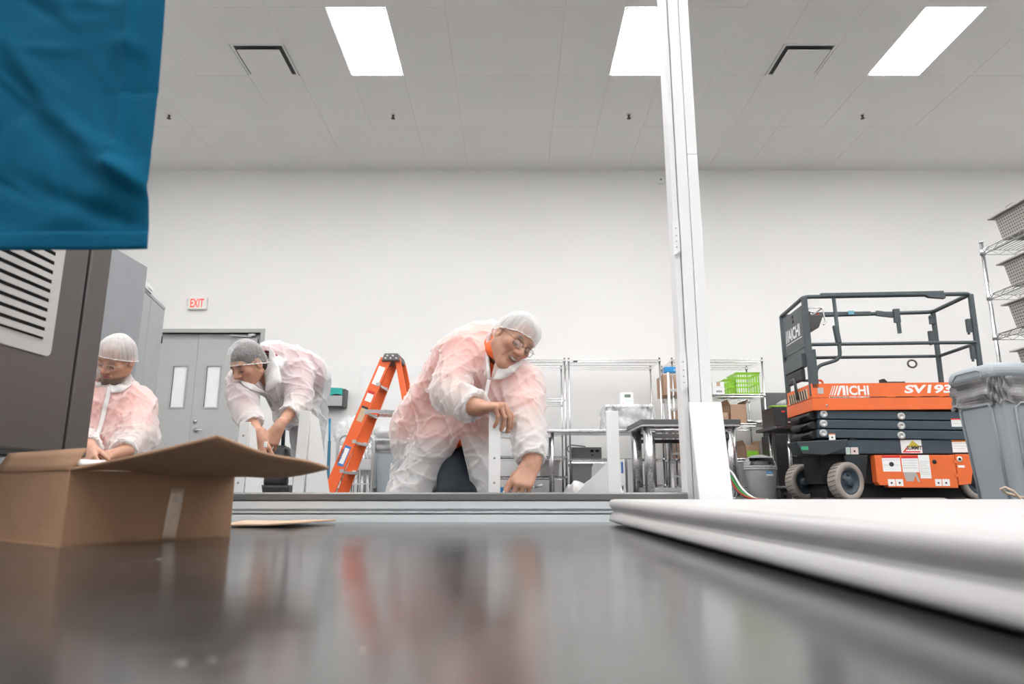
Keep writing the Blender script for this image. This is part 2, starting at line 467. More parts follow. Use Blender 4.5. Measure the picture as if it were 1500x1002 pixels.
# ================================================================== foreground
# ------------------------------------------------------------------ white wall panel lying on the floor
def offset_poly(pts, d):
    n = len(pts); out = []
    for i in range(n):
        a = Vector(pts[i - 1]); b = Vector(pts[i]); c = Vector(pts[(i + 1) % n])
        n1 = Vector((-(b - a).y, (b - a).x)).normalized(); n2 = Vector((-(c - b).y, (c - b).x)).normalized()
        m = n1 + n2; m = m / max(m.dot(m) / 2, 0.2) if m.length > 1e-6 else n1
        out.append(Vector((b.x, b.y)) + m * d)
    return out
outline = [(.418, .18), (2.25, .18), (2.25, 2.42)]
cc = Vector((.375, 2.372))
outline += [(cc.x + .048 * math.cos(math.radians(a)), cc.y + .048 * math.sin(math.radians(a))) for a in (90, 110, 130, 150, 170, 178)]
prof = [(.035, .004), (.018, .005), (.018, .010), (.004, .0105), (.0, .014), (.003, .026), (.010, .036), (.016, .0415), (.0165, .047), (.012, .0515), (.005, .056), (.002, .064), (.003, .073), (.0065, .079), (.012, .082)]
pan = thing('wall_panel', 'large white panel with grooved edge lying flat on the floor at right', 'panel', (0, 0, 0))
eb = MB(); eb.csm = True
rings = [offset_poly(outline, d) for d, z in prof]; n = len(outline)
vs = [(q.x, q.y, prof[i][1]) for i, r in enumerate(rings) for q in r]
fs = [(i * n + j, i * n + (j + 1) % n, (i + 1) * n + (j + 1) % n, (i + 1) * n + j) for i in range(len(prof) - 1) for j in range(n)]
eb.mesh_add(vs, fs); eb.csm = False
eb.f.append([j for j in range(n)][::-1]); eb.mi.append(0); eb.sm.append(False)
M_pan = mat('panel_white_lacquer', (.49, .483, .48), .42, var=.01)
eb.build('edge_profile', M_pan, pan)
top = MB(); top.mesh_add([(q.x, q.y, .0825) for q in offset_poly(outline, .0125)], [list(range(n))])
top.build('face_sheet', M_pan, pan)

# ------------------------------------------------------------------ aluminium sill beam on the floor
BX0, BX1, BY = -2.35, .640, 2.55
beam = thing('sill_beam', 'long white aluminium sill beam with grey top lip lying across the floor', 'beam', ((BX0 + BX1) / 2, BY, 0))
hl = (BX1 - BX0) / 2
M_alu = mat('anodised_white_aluminium', (.80, .845, .875), .4)
M_lip = mat('grey_aluminium_lip', (.20, .20, .20), .4, .4)
poly = [(0, 0), (.12, 0), (.12, .078), (.030, .078), (.030, .073), (0, .073), (0, .047), (.020, .0455), (.020, .0385), (.001, .037), (.001, .032), (.030, .0312), (.030, .0262), (0, .0255)]
MB().prism(poly, (2 * hl, 0, 0), (-hl, 0, 0), (0, 1, 0), (0, 0, 1)).build('body', M_alu, beam)
MB().prism([(-.004, .0785), (.13, .0785), (.13, .1), (.122, .104), (.002, .104), (-.004, .099)], (2 * hl, 0, 0), (-hl, 0, 0), (0, 1, 0), (0, 0, 1)).build('top_lip', M_lip, beam)

# ------------------------------------------------------------------ tall white column
M_colw = mat('column_white', (.80, .81, .815), .4, var=.01)
colm = thing('support_column', 'tall white metal column rising from the floor right of the middle', 'column', (.705, 2.615, 0))
H = 3.0
MB().box(-.036, .006, -.055, .05, 0, H).build('post_half', M_colw, colm, bevel=.002)
jz = Z(226, 2.56)
MB().box(.0085, .05, -.055, .05, 0, jz - .001).build('post_half', M_colw, colm, bevel=.002)
MB().box(.0085, .05, -.055, .05, jz + .0015, H).build('post_half', M_colw, colm, bevel=.002)
MB().box(-.03, .045, -.048, .045, 0, H - .01).build('core', M_grid, colm)
MB().box(-.060, -.0385, -.045, .04, 0, H).build('side_flange', M_colw, colm, bevel=.002)
for (v0, v1) in ((323, 378), (518, 578)):
    z0, z1 = Z(v1, 2.55), Z(v0, 2.55)
    br = MB().prism([(-.068, z0 + .012), (-.042, z0 + .03), (-.042, z1), (-.068, z1)], (0, .012, 0), (0, -.062, 0), (1, 0, 0), (0, 0, 1)).build('cover_plate', M_colw, colm)
    sc = MB()
    for q in (.3, .45, .6, .8): sc.lathe([(.003, 0), (.003, .002), (0, .002)], (-.055, -.062, z0 + (z1 - z0) * q), 8, axis=(0, -1, 0))
    sc.build('screw', mat('grey_screw', (.45, .45, .45), .4, .6), br)
MB().box(.0505, .054, -.05, .0, Z(378, 2.6), Z(322, 2.6)).build('joint_plate', M_colw, colm)

# board leaning against the column
bd = thing('leaning_board', 'short white board leaning against the foot of the white column', 'board', (.0, 0, 0))
b0, b1 = Vector((X(1028, 2.47, .02), 2.465, .0)), Vector((X(1077, 2.47, .02), 2.465, .0))
t0, t1 = Vector((X(1007, 2.545, .5), 2.535, Z(590, 2.535))), Vector((X(1054, 2.545, .5), 2.535, Z(590, 2.535)))
ba = (b0 + b1) / 2
bd.location = (ba.x, ba.y, 0)
tk = Vector((0, .016, .004))
MB().hexa([q - Vector((ba.x, ba.y, 0)) for q in (b0, b1, b1 + tk, b0 + tk, t0, t1, t1 + tk, t0 + tk)]).build('face', M_white, bd, bevel=.0015)

# ------------------------------------------------------------------ white upright brackets behind the beam
M_hole = mat('hole_shadow_grey', (.35, .35, .35), .6)
M_web = mat('bracket_web_white', (.84, .84, .835), .45)
def upright(u0, u1, vt, y, lab, side=0, web=0.0, webtop=0.35, holes=(), vb=722, lean=0.0):
    zt = Z(vt, y); x0 = X(u0, y, .3); x1 = X(u1, y, .3); xc = (x0 + x1) / 2; w = x1 - x0
    t = thing('upright_bracket', lab, 'bracket', (xc, y, 0), group='white upright brackets behind the sill beam')
    MB().hexa([Vector(q) for q in ((-w / 2 - lean, 0, 0), (w / 2 - lean, 0, 0), (w / 2 - lean, .012, 0), (-w / 2 - lean, .012, 0), (-w / 2, 0, zt), (w / 2, 0, zt), (w / 2, .012, zt), (-w / 2, .012, zt))]).build('flange', M_white, t, bevel=.0015)
    if side:
        a = side * w / 2
        pl = [(0, 0), (web, 0), (web * webtop, zt * .93), (0, zt * .985)] if webtop else [(0, 0), (web, 0), (web, .02), (0, zt * .52)]
        ang = math.radians(35)
        dx = Vector((side * math.cos(ang), math.sin(ang), 0))
        MB().prism(pl, Vector((-side * math.sin(ang), math.cos(ang), 0)) * .01, (a, .006, 0), dx, (0, 0, 1)).build('web', M_web, t)
    MB().box(-w / 2 - .02, w / 2 + .02, .002, .10, 0, .006).build('foot_plate', M_white, t)
    for v in holes:
        MB().lathe([(.0045, 0), (.0045, .0012), (0, .0012)], (0 - lean * (1 - Z(v, y) / zt), 0, Z(v, y)), 10, axis=(0, -1, 0)).build('bolt_hole', M_hole, t)
    return t
upright(349, 364, 618, 2.74, 'white upright bracket below the bending worker in front of her hands', 1, .085, .25, (638, 707), lean=.012)
upright(436, 452, 602, 2.74, 'tall white upright bracket with slanted web beside the blue broom', 1, .118, .30, (), lean=.012)
upright(716, 733, 599, 2.705, 'slim white upright bracket under the kneeling worker’s hand', 0, holes=(671, 707))
upright(889, 907, 602, 2.74, 'white upright bracket with triangular web left of the steel workbench', -1, .24, 0, ())
# crumpled film at the foot of the last bracket
fl = MB()
rr = random.Random(3)
bumps = [(rr.random(), rr.random(), rr.uniform(.02, .07), rr.uniform(.07, .16)) for _ in range(26)]
def film(a, b):
    env = (math.sin(math.pi * min(max(a, 0), 1)) ** .6) * (math.sin(math.pi * min(max(b, 0), 1)) ** .5)
    h = 0
    for (p, q, am, s) in bumps:
        h = max(h, am * (1 - (abs(a - p) + abs(b - q)) / (2.6 * s)))
    return Vector((X(812, 2.8, .1) + a * .36, 2.905 + b * .26, .003 + env * (.105 + h * 1.7)))
fl.grid(film, 40, 26, smooth=False)
tag(fl.build('plastic_film', sheer('white_film', (.86, .86, .86), .22, gloss=.8, rough=.25), recalc=False), 'crumpled white plastic film heaped behind the sill beam', 'plastic film')

# ------------------------------------------------------------------ open cardboard box at lower left
A = Vector((-.93, 1.46, 0)); B = Vector((-.708, 1.78, 0)); hd = (B - A).normalized(); ld = Vector((-hd.y, hd.x, 0)); BW = .40
Lc = A + ld * BW; K = B + ld * BW; up = Vector((0, 0, 1)); BH = .157; th = .006
box = thing('cardboard_box', 'open brown cardboard box with a strip of tape at lower left', 'box', (0, 0, 0))
bc = (A + K) / 2; box.location = (bc.x, bc.y, 0)
def loc(p): return Vector(p) - Vector((bc.x, bc.y, 0))
def cwall(p, q, inn, h0=BH, h1=BH):
    i = inn * th; m = MB()
    m.hexa([loc(p), loc(q), loc(q + i), loc(p + i), loc(p + up * h0), loc(q + up * h1), loc(q + i + up * h1), loc(p + i + up * h0)])
    return m.build('side_panel', M_card, box, bevel=.0015)
cwall(A, B, ld); w2 = cwall(A + hd * th, A + hd * th + (Lc - A), hd * 1.0)
cwall(B - hd * th, B - hd * th + (K - B), -hd * 1.0); cwall(Lc - ld * th, Lc - ld * th + (K - Lc), -ld)
MB().hexa([loc(q) for q in (A, B, K, Lc)] + [loc(q + up * .004) for q in (A, B, K, Lc)]).build('bottom_panel', M_card, box)
A1 = A + up * (BH + .001); B1 = B + up * (BH - .003); D = Vector((-.557, 1.30, .212)); C = Vector((-.428, 1.62, .164))
def flap(a, b):   # a along the hinge, b outwards
    p = (A1.lerp(B1, a)).lerp(D.lerp(C, a), b)
    p.z -= .004 * math.sin(math.pi * b) * (1 - a); p.z += - .016 * a * math.sin(math.pi * b) + .004 * math.sin(7 * a + 2 * b)
    return loc(p)
fm = MB(); fm.grid(flap, 24, 14); fm.build('flap', M_card, box, solid=.006, recalc=False)
f2 = MB()
def flap2(a, b):
    p = (A + hd * .004).lerp(Lc + hd * .004, a) + up * (BH + b * .046) + hd * (b * .022)
    return loc(p)
f2.grid(flap2, 6, 3); f2.build('flap', M_card, box, solid=.005, recalc=False)
f3 = MB()
def flap3(a, b):
    p = B.lerp(K, .05 + .9 * a) + up * (BH - b * .06) - hd * (.008 + b * .10); return loc(p)
f3.grid(flap3, 6, 4); f3.build('flap', M_card, box, solid=.005, recalc=False)
tp = MB(); o3 = -ld * .0009
def tape(a, b):
    q = A.lerp(B, .575 + .085 * a + .028 * (b - 1)) + up * (.004 + b * .116) + o3 + (-ld) * (.0006 * math.sin(9 * b + 3 * a)); return loc(q)
tp.grid(tape, 3, 8); tp.build('tape', mat('clear_packing_tape', (.60, .47, .37), .18, var=.12, vscale=40, spec=.7), box, solid=.0006, recalc=False)
pp = MB()
def paper(a, b):
    q = (A + hd * (.03 + .16 * a) + ld * (.03 + .12 * b)) + up * (.168 + .022 * math.sin(3 * a + 4 * b) * .5 + .012 * b); return Vector(q) - Vector((A.x, A.y, 0))
pp.grid(paper, 8, 6)
po = pp.build('packing_paper', mat('white_paper', (.8, .8, .8), .6, bump=.1, bscale=20), solid=.001, recalc=False); po.location = (A.x, A.y, 0)
tag(po, 'white packing paper poking out of the corner of the cardboard box', 'paper')

# flat cardboard scrap
q = [Vector((-.90, 2.20, 0)), Vector((-.675, 2.17, 0)), Vector((-.615, 2.46, .0)), Vector((-.95, 2.50, 0))]
cs = MB()
def scrap(a, b):
    p = q[0].lerp(q[1], a).lerp(q[3].lerp(q[2], a), b) + up * (.006 + .009 * a * a * (.4 + .6 * (1 - b)) + .001 * math.sin(6 * a + 3 * b)); return p - Vector((-.78, 2.33, 0))
cs.grid(scrap, 10, 8); so = cs.build('cardboard_sheet', mat('pale_cardboard', (.56, .40, .28), .85, bump=.1, bscale=80, var=.06), solid=.006, recalc=False)
so.location = (-.78, 2.33, 0)
tag(so, 'flat loose cardboard sheet on the floor in front of the sill beam', 'cardboard')
pr = MB()
for i in range(5): pr.box(-.02 + i * .022, -.008 + i * .022, .0, .05, .0088, .0095)
pr.build('printed_mark', mat('brown_print', (.28, .19, .13), .8), so)

# ------------------------------------------------------------------ stainless machine at the left edge
M_mach = mat('brushed_dark_steel', (.145, .135, .13), .42, .8, stretch=(1, 2, 40), bump=.02, rvar=.06)
mx, my0, my1, mz0, mz1 = -1.362, 1.50, 2.22, .22, 1.50
mc = thing('steel_machine', 'brushed steel machine cabinet with louvred vent at the left edge', 'machine', (mx - .3, 1.86, 0))
def ml(x, y, z=0): return Vector((x - (mx - .3), y - 1.86, z))
ys = 2.095
a = ml(mx - .6, my0); b = ml(mx, ys)
MB().box(a.x, b.x, a.y, b.y, mz0, mz1).build('side_panel', M_mach, mc, bevel=.01, seg=3)
c = ml(mx - .6, ys + .014); d = ml(mx - .004, my1)
MB().box(c.x, d.x, c.y, d.y, mz0 - .004, mz1).build('rear_panel', M_mach, mc, bevel=.006)
MB().box(a.x, b.x - .012, b.y - .02, c.y + .01, mz0, mz1 - .01).build('door_gasket', M_dark, mc)
for lx in (-.54, -.06):
    for ly in (my0 + .06, my1 - .06):
        p = ml(mx + lx, ly)
        MB().lathe([(.028, 0), (.028, .02), (.014, .025), (.014, mz0 + .002)], (p.x, p.y, 0), 14).build('leg', M_steel, mc)
# vent on the right-hand face
vy0, vy1, vz0, vz1, bw = 1.53, 1.972, .495, 1.12, .045
xf = ml(mx, 0).x
vf = MB()
Yv = lambda y: y - 1.86
vf.prism(rrect(vy1 - vy0, vz1 - vz0, .02, cx=Yv((vy0 + vy1) / 2), cy=(vz0 + vz1) / 2), (.006, 0, 0), (xf, 0, 0), (0, 1, 0), (0, 0, 1))
vent = vf.build('vent_frame', mat('pale_grey_plastic', (.50, .49, .48), .45), mc, bevel=.002)
MB().box(xf + .0062, xf + .0075, Yv(vy0 + bw), Yv(vy1 - bw), vz0 + bw, vz1 - bw).build('vent_opening', M_dark, vent)
k = 0; z = vz0 + bw + .008
lv = None
while z < vz1 - bw - .01:
    if lv is None:
        lv = MB().hexa([Vector(q) for q in ((0, 0, 0), (.008, 0, -.004), (.008, vy1 - vy0 - 2 * bw, -.004), (0, vy1 - vy0 - 2 * bw, 0), (0, 0, .017), (.008, 0, .011), (.008, vy1 - vy0 - 2 * bw, .011), (0, vy1 - vy0 - 2 * bw, .017))]).build('louver', MATS['pale_grey_plastic'], vent)
        o = lv
    else: o = link('louver', lv.data, None, vent)
    o.location = (xf + .0072, Yv(vy0 + bw), z); z += .0285
# rail that carries the cloth
rl = MB(); rz = 1.46; ry = 1.375
p0, p1 = ml(-1.80, ry, rz), ml(-.74, ry, rz)
rl.bar(p0, p1, .012, 10)
for xx in (-1.7, -1.36): rl.bar(ml(xx, ry, rz), ml(xx, my0 + .01, rz), .010, 8)
rl.build('towel_rail', M_steel, mc)

# ------------------------------------------------------------------ blue cloth hanging over the rail
M_blue = mat('blue_woven_cloth', (.003, .095, .178), .85, bump=.12, bscale=260, var=.06, vscale=3, spec=.12)
rr = random.Random(11)
ridges = []
for _ in range(34):
    ridges.append((rr.random(), rr.random() ** .8, rr.uniform(-1.2, 1.2), rr.uniform(.03, .08), rr.uniform(.10, .25), rr.uniform(-.010, .011)))
for _ in range(70):
    ridges.append((rr.uniform(.3, 1), rr.random() ** .7, rr.uniform(-.2, 1.3), rr.uniform(.008, .022), rr.uniform(.03, .10), rr.uniform(-.005, .007)))
def cloth_d(a, b):      # a across, b = 0 at the rail .. 1 at the hem; offset towards the viewer
    d = .016 * math.sin(5.2 * a + 1.0) * b + .007 * math.sin(13 * a + 4 * b)
    d += .014 * math.exp(-((a - .925) / .012) ** 2) * (1 if b < .75 else .4)          # long vertical crease
    for (p, q, an, w, l, h) in ridges:
        ca, sa = math.cos(an), math.sin(an); x = (a - p); y = (b - q) * .85
        s = x * ca + y * sa; t = -x * sa + y * ca
        d += 1.25 * h * math.exp(-(t / w) ** 2 - (s / l) ** 2)
    for (p, q, an, w, l, h) in ((.84, .70, .62, .022, .16, .022), (.93, .80, .45, .02, .10, .018), (.88, .90, .3, .02, .12, -.016), (.72, .62, .8, .035, .16, -.02), (.97, .83, .5, .016, .06, .02)):
        ca, sa = math.cos(an), math.sin(an); x = (a - p); y = (b - q) * .85
        s = x * ca + y * sa; t = -x * sa + y * ca
        d += h * math.exp(-(t / w) ** 2 - (s / l) ** 2)
    return d * min(1, .35 + (1 - a) * 9) * min(1, b * 4) * (1 - .75 * max(0, (b - .93) / .07))
cx0, cx1, zb = -1.76, -.757, .605
def cloth(a, b):
    e = .008 * math.sin(5 * b + .4) - .055 * (1 - b)
    x = cx0 + (cx1 + e - cx0) * a
    return Vector((x + 1.25, ry - .02 - cloth_d(a, b) - 1.3, rz + .012 - b * (rz + .012 - zb - .010 * (a - .5))))
cl = thing('blue_cloth', 'blue fabric cloth with a stitched hem hanging at upper left over the machine', 'cloth', (-1.25, 1.3, 0))
cm = MB(); cm.grid(cloth, 110, 110)
cm.build('front_panel', M_blue, cl, solid=.0022, recalc=False)
hm = MB()
def hem(a, b):
    p = cloth(a, .955 + .047 * b); p.y -= .0028 + .001 * math.sin(math.pi * b); return p
hm.grid(hem, 110, 4); hm.build('hem', M_blue, cl, solid=.002, recalc=False)
bk = MB()
def back(a, b):
    if b < .3:
        t = b / .3 * math.pi; x = cx0 + (cx1 - .08 - cx0) * a
        return Vector((x + 1.25, ry - .02 * math.cos(t) - 1.3, rz + .012 + .012 * math.sin(t)))
    x = cx0 + (cx1 - .08 - cx0) * a
    return Vector((x + 1.25, ry + .02 - 1.3 + .006 * math.sin(12 * a) * (b - .3), rz + .012 - (b - .3) * .5))
bk.grid(back, 60, 20); bk.build('back_panel', M_blue, cl, solid=.002, recalc=False)

# ================================================================== furniture and stock along the back wall
M_gcab = mat('grey_steel_cabinet', (.27, .285, .30), .45, var=.03)
M_gcab2 = mat('pale_grey_steel_cabinet', (.36, .375, .38), .45, var=.03)
def cabinet(lab, p, rz, w, d, h, m, doors):
    t = thing('steel_cabinet', lab, 'cabinet', p, rz)      # local: +x is the outward side with the doors, y along the front
    MB().box(-d, -.022 if doors else 0, 0, w, .0, h).build('body', m, t, bevel=.004)
    if doors:
        for i in range(2):
            y0, y1 = i * w / 2 + .004, (i + 1) * w / 2 - .004
            dr = MB().box(-.021, 0, y0, y1, .06, h - .03).build('door', m, t, bevel=.003)
            yy = y1 - .05 if i == 0 else y0 + .05
            if i == 0: MB().box(0, .03, yy - .012, yy + .012, h * .5 - .07, h * .5 + .07).build('handle', M_black, dr, bevel=.004)
            ye = y0 + .004 if i == 0 else y1 - .004
            for z in (.35, h * .5, h - .32): MB().bar((.0, ye, z - .035), (.0, ye, z + .035), .009, 8).build('hinge', M_black, dr)
        MB().box(-.02, .002, 0, w, h - .026, h).build('top_edge', m, t)
    return t
cabinet('dark grey steel cabinet with plain side, nearest the blue cloth', (-2.90, 4.22, 0), math.radians(-1), .94, .55, 1.83, M_gcab, False)
cabinet('tall pale grey two-door steel cabinet beside the double doors', (-3.16, 5.5, 0), math.radians(12.5), .92, .46, 1.83, M_gcab2, True)
t = thing('paper_stack', 'stack of white papers on top of the pale grey cabinet', 'papers', (-3.40, 5.72, 1.8305), math.radians(12))
for i in range(5):
    o = MB().box(-.02 - i * .012, .2, -.14, .16 + .02 * (i % 2), i * .012, i * .012 + .010).build('sheet_bundle', M_lbl, t); o.rotation_euler = (0, 0, .06 * math.sin(i * 2.1))

# teal glove-box holder on the wall
t = thing('wall_dispenser', 'teal and grey dispenser box fixed to the back wall beside the orange ladder', 'dispenser', (X(491, YB, 1.4), YB, 1.27))
M_teal = mat('teal_plastic', (.02, .40, .35), .35); M_gpl = mat('mid_grey_plastic', (.42, .43, .43), .45); M_dgpl = mat('charcoal_plastic', (.09, .085, .085), .5)
MB().prism([(-.185, .0), (.185, .0), (.19, .27), (-.17, .27)], (0, .19, 0), (0, -.19, 0)).build('body', M_dgpl, t, bevel=.01)
pl = [(-.18, .02), (-.19, .22), (-.13, .29), (.15, .275), (.155, .17)] + [(.155 - .25 * i / 8, .17 + .022 * math.sin(i / 8 * math.pi * 1.5)) for i in range(1, 9)] + [(-.1, .02)]
MB().prism(pl, (0, .03, 0), (0, -.215, 0)).build('cover', M_teal, t)
MB().box(-.09, .155, -.212, -.19, .015, .165).build('front_plate', M_gpl, t, bevel=.004)
tag(MB().box(X(525, YB, 1.5), .35, YB - .022, YB - .001, .85, Z(536, YB)).build('whiteboard', mat('gloss_white_board', (.84, .84, .835), .2)), 'large white board mounted on the wall behind the orange ladder', 'whiteboard')

# ------------------------------------------------------------------ chrome wire shelving
shelf_me = {}
def wire_shelf(w, d):
    key = (round(w, 2), round(d, 2))
    if key in shelf_me: return shelf_me[key]
    m = MB(); r = .0035
    for z in (0, -.032):
        m.tube([(0, 0, z), (w, 0, z), (w, d, z), (0, d, z)], r, 6, closed=True)
    n = int(w / .05)
    for yy in (0, d):
        pts = [(i * w / n, yy, 0 if i % 2 else -.032) for i in range(n + 1)]
        m.tube(pts, .0022, 4)
    n2 = int(d / .05)
    for xx in (0, w):
        m.tube([(xx, i * d / n2, 0 if i % 2 else -.032) for i in range(n2 + 1)], .0022, 4)
    k = int(w / .028)
    for i in range(1, k): m.tube([(i * w / k, 0, .003), (i * w / k, d, .003)], .0022, 4, cap=False)
    for yy in (d / 3, 2 * d / 3): m.tube([(0, yy, -.004), (w, yy, -.004)], r, 4)
    o = m.build('shelf', M_chrome); shelf_me[key] = o.data
    bpy.data.objects.remove(o, do_unlink=True)
    return shelf_me[key]
def shelving(lab, x0, x1, y0, y1, top, levels, tags=True):
    t = thing('wire_shelving', lab, 'shelving', ((x0 + x1) / 2, (y0 + y1) / 2, 0), group='chrome wire shelving units')
    w, d = x1 - x0, y1 - y0
    for px in (-w / 2, w / 2):
        for py in (-d / 2, d / 2):
            p = MB().bar((px, py, .0), (px, py, top + .015), .0125, 10).lathe([(.014, 0), (.012, .012), (0, .014)], (px, py, top + .013), 10)
            p.build('post', M_chrome, t)
    me = wire_shelf(w, d)
    for z in levels:
        o = link('shelf', me, None, t); o.location = (-w / 2, -d / 2, z)
        c = MB()
        for px in (-w / 2, w / 2):
            for py in (-d / 2, d / 2): c.lathe([(.019, -.034), (.016, .004)], (px, py, z), 10)
        tag(c.build('collar', M_chrome, t), kind='stuff')
    if tags:
        MB().box(-w / 2 + .06, -w / 2 + .12, -d / 2 - .006, -d / 2 - .003, levels[0] - .032, levels[0] - .012).build('name_tag', M_black, t)
    return t
yS0, yS1 = 9.15, 9.78
shelving('chrome wire shelving behind the kneeling worker’s bent arm', -.52, .715, yS0, yS1, 1.84, (1.83, 1.30, .87, .53, .27))
shelving('chrome wire shelving with empty top shelf above the wrapped balance', X(833, yS0, 1.8), X(966, yS0, 1.8), yS0, yS1, 1.84, (1.83, .50, .16))
CX0, CX1 = X(984, yS0, 1.8), X(1116, yS0, 1.8)
shelving('chrome wire shelving holding green baskets and boxes right of the column', CX0, CX1, yS0, yS1, 1.84, (1.83, 1.355, .96, .50, .14))

# ------------------------------------------------------------------ things on the shelves
def carton(lab, u0, u1, v1, y, z, d, open_=False, m=None, name='cardboard_carton', cat='box', group=None):
    x0, x1 = X(u0, y, z + .1), X(u1, y, z + .1); h = Z(v1, y) - z; w = x1 - x0
    t = thing(name, lab, cat, ((x0 + x1) / 2, y + d / 2, z + .0055), group=group); m = m or M_card2
    if open_:
        b = MB(); q = .006
        b.box(-w / 2, w / 2, -d / 2, -d / 2 + q, 0, h).box(-w / 2, w / 2, d / 2 - q, d / 2, 0, h).box(-w / 2, -w / 2 + q, -d / 2, d / 2, 0, h).box(w / 2 - q, w / 2, -d / 2, d / 2, 0, h).box(-w / 2, w / 2, -d / 2, d / 2, 0, q)
        b.build('body', m, t)
        for s in (-1, 1):
            f = MB().hexa([Vector(p) for p in ((s * w / 2, -d / 2, h - .002), (s * w / 2 + s * .03, -d / 2, h + w * .3), (s * w / 2 + s * .03, d / 2, h + w * .3), (s * w / 2, d / 2, h - .002), (s * w / 2 - s * .005, -d / 2, h), (s * w / 2 + s * .025, -d / 2, h + w * .3), (s * w / 2 + s * .025, d / 2, h + w * .3), (s * w / 2 - s * .005, d / 2, h))])
            f.build('flap', m, t)
    else:
        MB().box(-w / 2, w / 2, -d / 2, d / 2, 0, h).build('body', m, t, bevel=.003)
        MB().box(-.025, .025, -d / 2 - .0006, d / 2 + .0006, h - .06, h + .0006).build('tape', mat('brown_tape', (.50, .36, .24), .35), t)
        MB().box(-w / 2 + .001, w / 2 - .001, -d / 2 - .0005, -d / 2 + .001, h * .55, h * .555).build('seam', M_ink, t)
    return t
carton('brown carton high on the shelving behind the blue-topped step ladder', 972, 1004, 549, yS0 + .1, 1.355, .42)
carton('brown carton on the middle shelf behind the blue-topped step ladder', 988, 1008, 600, yS0 + .1, .96, .4)
carton('brown carton on the low shelf behind the blue-topped step ladder', 990, 1008, 644, yS0 + .1, .50, .4)
carton('open brown carton with raised flaps below the green baskets', 1070, 1094, 593, yS0 + .1, .96, .4, True)
carton('small brown carton left of the open carton below the baskets', 1057, 1067, 605, yS0 + .08, .96, .3)
c = carton('small open carton with a green sticker on the low shelf above the grey bin', 1092, 1113, 652, yS0 + .05, .50, .35, True)
MB().box(-.075, .075, -.1765, -.1755, .02, .10).build('sticker', mat('lime_sticker', (.32, .72, .05), .6), c)
t = carton('small white box on the shelf left of the green baskets', 1044, 1061, 560, yS0 + .05, 1.355, .3, m=M_lbl, name='white_box')
for i in range(4): MB().box(-.03 + i * .02, -.018 + i * .02, -.1512, -.150, .03, .055).build('print', M_ink, t)
# green baskets
M_lime = mat('lime_green_plastic', (.30, .62, .03), .4)
def basket(lab, u0, u1, v1, y, d):
    z = 1.355; x0, x1 = X(u0, y, 1.5), X(u1, y, 1.5); h = Z(v1, y) - z; w = x1 - x0
    t = thing('plastic_basket', lab, 'basket', ((x0 + x1) / 2, y + d / 2, z + .0055), group='green baskets on the shelving')
    MB().box(-w / 2 + .012, w / 2 - .012, -d / 2 + .012, d / 2 - .012, 0, .006).build('base', M_lime, t)
    rim = MB(); q = .014
    for zz0, zz1 in ((h - .035, h), (0, .03), (h * .48, h * .48 + .02)):
        s = .012 * (1 - zz0 / h)
        rim.box(-w / 2 + s, w / 2 - s, -d / 2 + s, -d / 2 + s + .006, zz0, zz1).box(-w / 2 + s, w / 2 - s, d / 2 - s - .006, d / 2 - s, zz0, zz1)
        rim.box(-w / 2 + s, -w / 2 + s + .006, -d / 2 + s, d / 2 - s, zz0, zz1).box(w / 2 - s - .006, w / 2 - s, -d / 2 + s, d / 2 - s, zz0, zz1)
    rim.box(-w / 2 - .008, w / 2 + .008, -d / 2 - .008, -d / 2 + .004, h - .012, h).box(-w / 2 - .008, w / 2 + .008, d / 2 - .004, d / 2 + .008, h - .012, h)
    tag(rim.build('rim', M_lime, t), kind='stuff')
    n = max(5, int(w / .036)); me = None
    for i in range(n + 1):
        for yy in (-d / 2 + .008, d / 2 - .008):
            if me is None: o = MB().box(-.006, .006, -.003, .003, .02, h - .02).build('slat', M_lime, t); me = o.data
            else: o = link('slat', me, None, t)
            o.location = (-w / 2 + .016 + i * (w - .032) / n, yy, 0)
    n = int(d / .05)
    for i in range(1, n):
        for s in (-1, 1):
            o = link('slat', me, None, t); o.location = (s * (w / 2 - .008), -d / 2 + i * d / n, 0); o.rotation_euler = (0, 0, math.pi / 2)
basket('large lime green slotted basket on the upper shelf right of the column', 1079, 1114, 546, yS0 + .06, .4)
basket('smaller lime green basket half hidden behind the larger green basket', 1061, 1077, 556, yS0 + .10, .4)
dr = MB()
def drape(a, b):
    e = abs(2 * b - 1)
    return Vector((-.13 + .26 * a, -.25 + .5 * b, .03 + .022 * math.sin(9 * a + 4 * b) * .5 + .02 * (1 - e ** 4)))
dr.grid(drape, 20, 16)
o = dr.build('folded_sheet', M_lbl, solid=.012, recalc=False); o.location = (X(1113, yS0, 1), yS0 + .3, .963)
tag(o, 'folded white sheet on the middle shelf above the grey bin', 'sheet')
# grey totes and electronics
M_tote = mat('grey_tote', (.30, .30, .30), .5)
def tote(lab, u0, u1, v0, v1, y, d, m=M_tote, floor=False, group='grey storage totes'):
    z = Z(v1, y) if not floor else 0; x0, x1 = X(u0, y, z), X(u1, y, z); w = x1 - x0; h = Z(v0, y) - z
    t = thing('storage_tote', lab, 'tote', ((x0 + x1) / 2, y + d / 2, z), group=group)
    k = .9
    MB().hexa([Vector(q) for q in ((-w / 2 * k, -d / 2 * k, 0), (w / 2 * k, -d / 2 * k, 0), (w / 2 * k, d / 2 * k, 0), (-w / 2 * k, d / 2 * k, 0), (-w / 2, -d / 2, h), (w / 2, -d / 2, h), (w / 2, d / 2, h), (-w / 2, d / 2, h))]).build('tub', m, t, bevel=.01)
    MB().box(-w / 2 - .012, w / 2 + .012, -d / 2 - .012, d / 2 + .012, h - .02, h + .015).build('lid', m, t, bevel=.005)
    return t
def on(z): return 501 + F * math.tan(PITCH - math.atan((z + .006 - CH) / (yS0 + .06)))
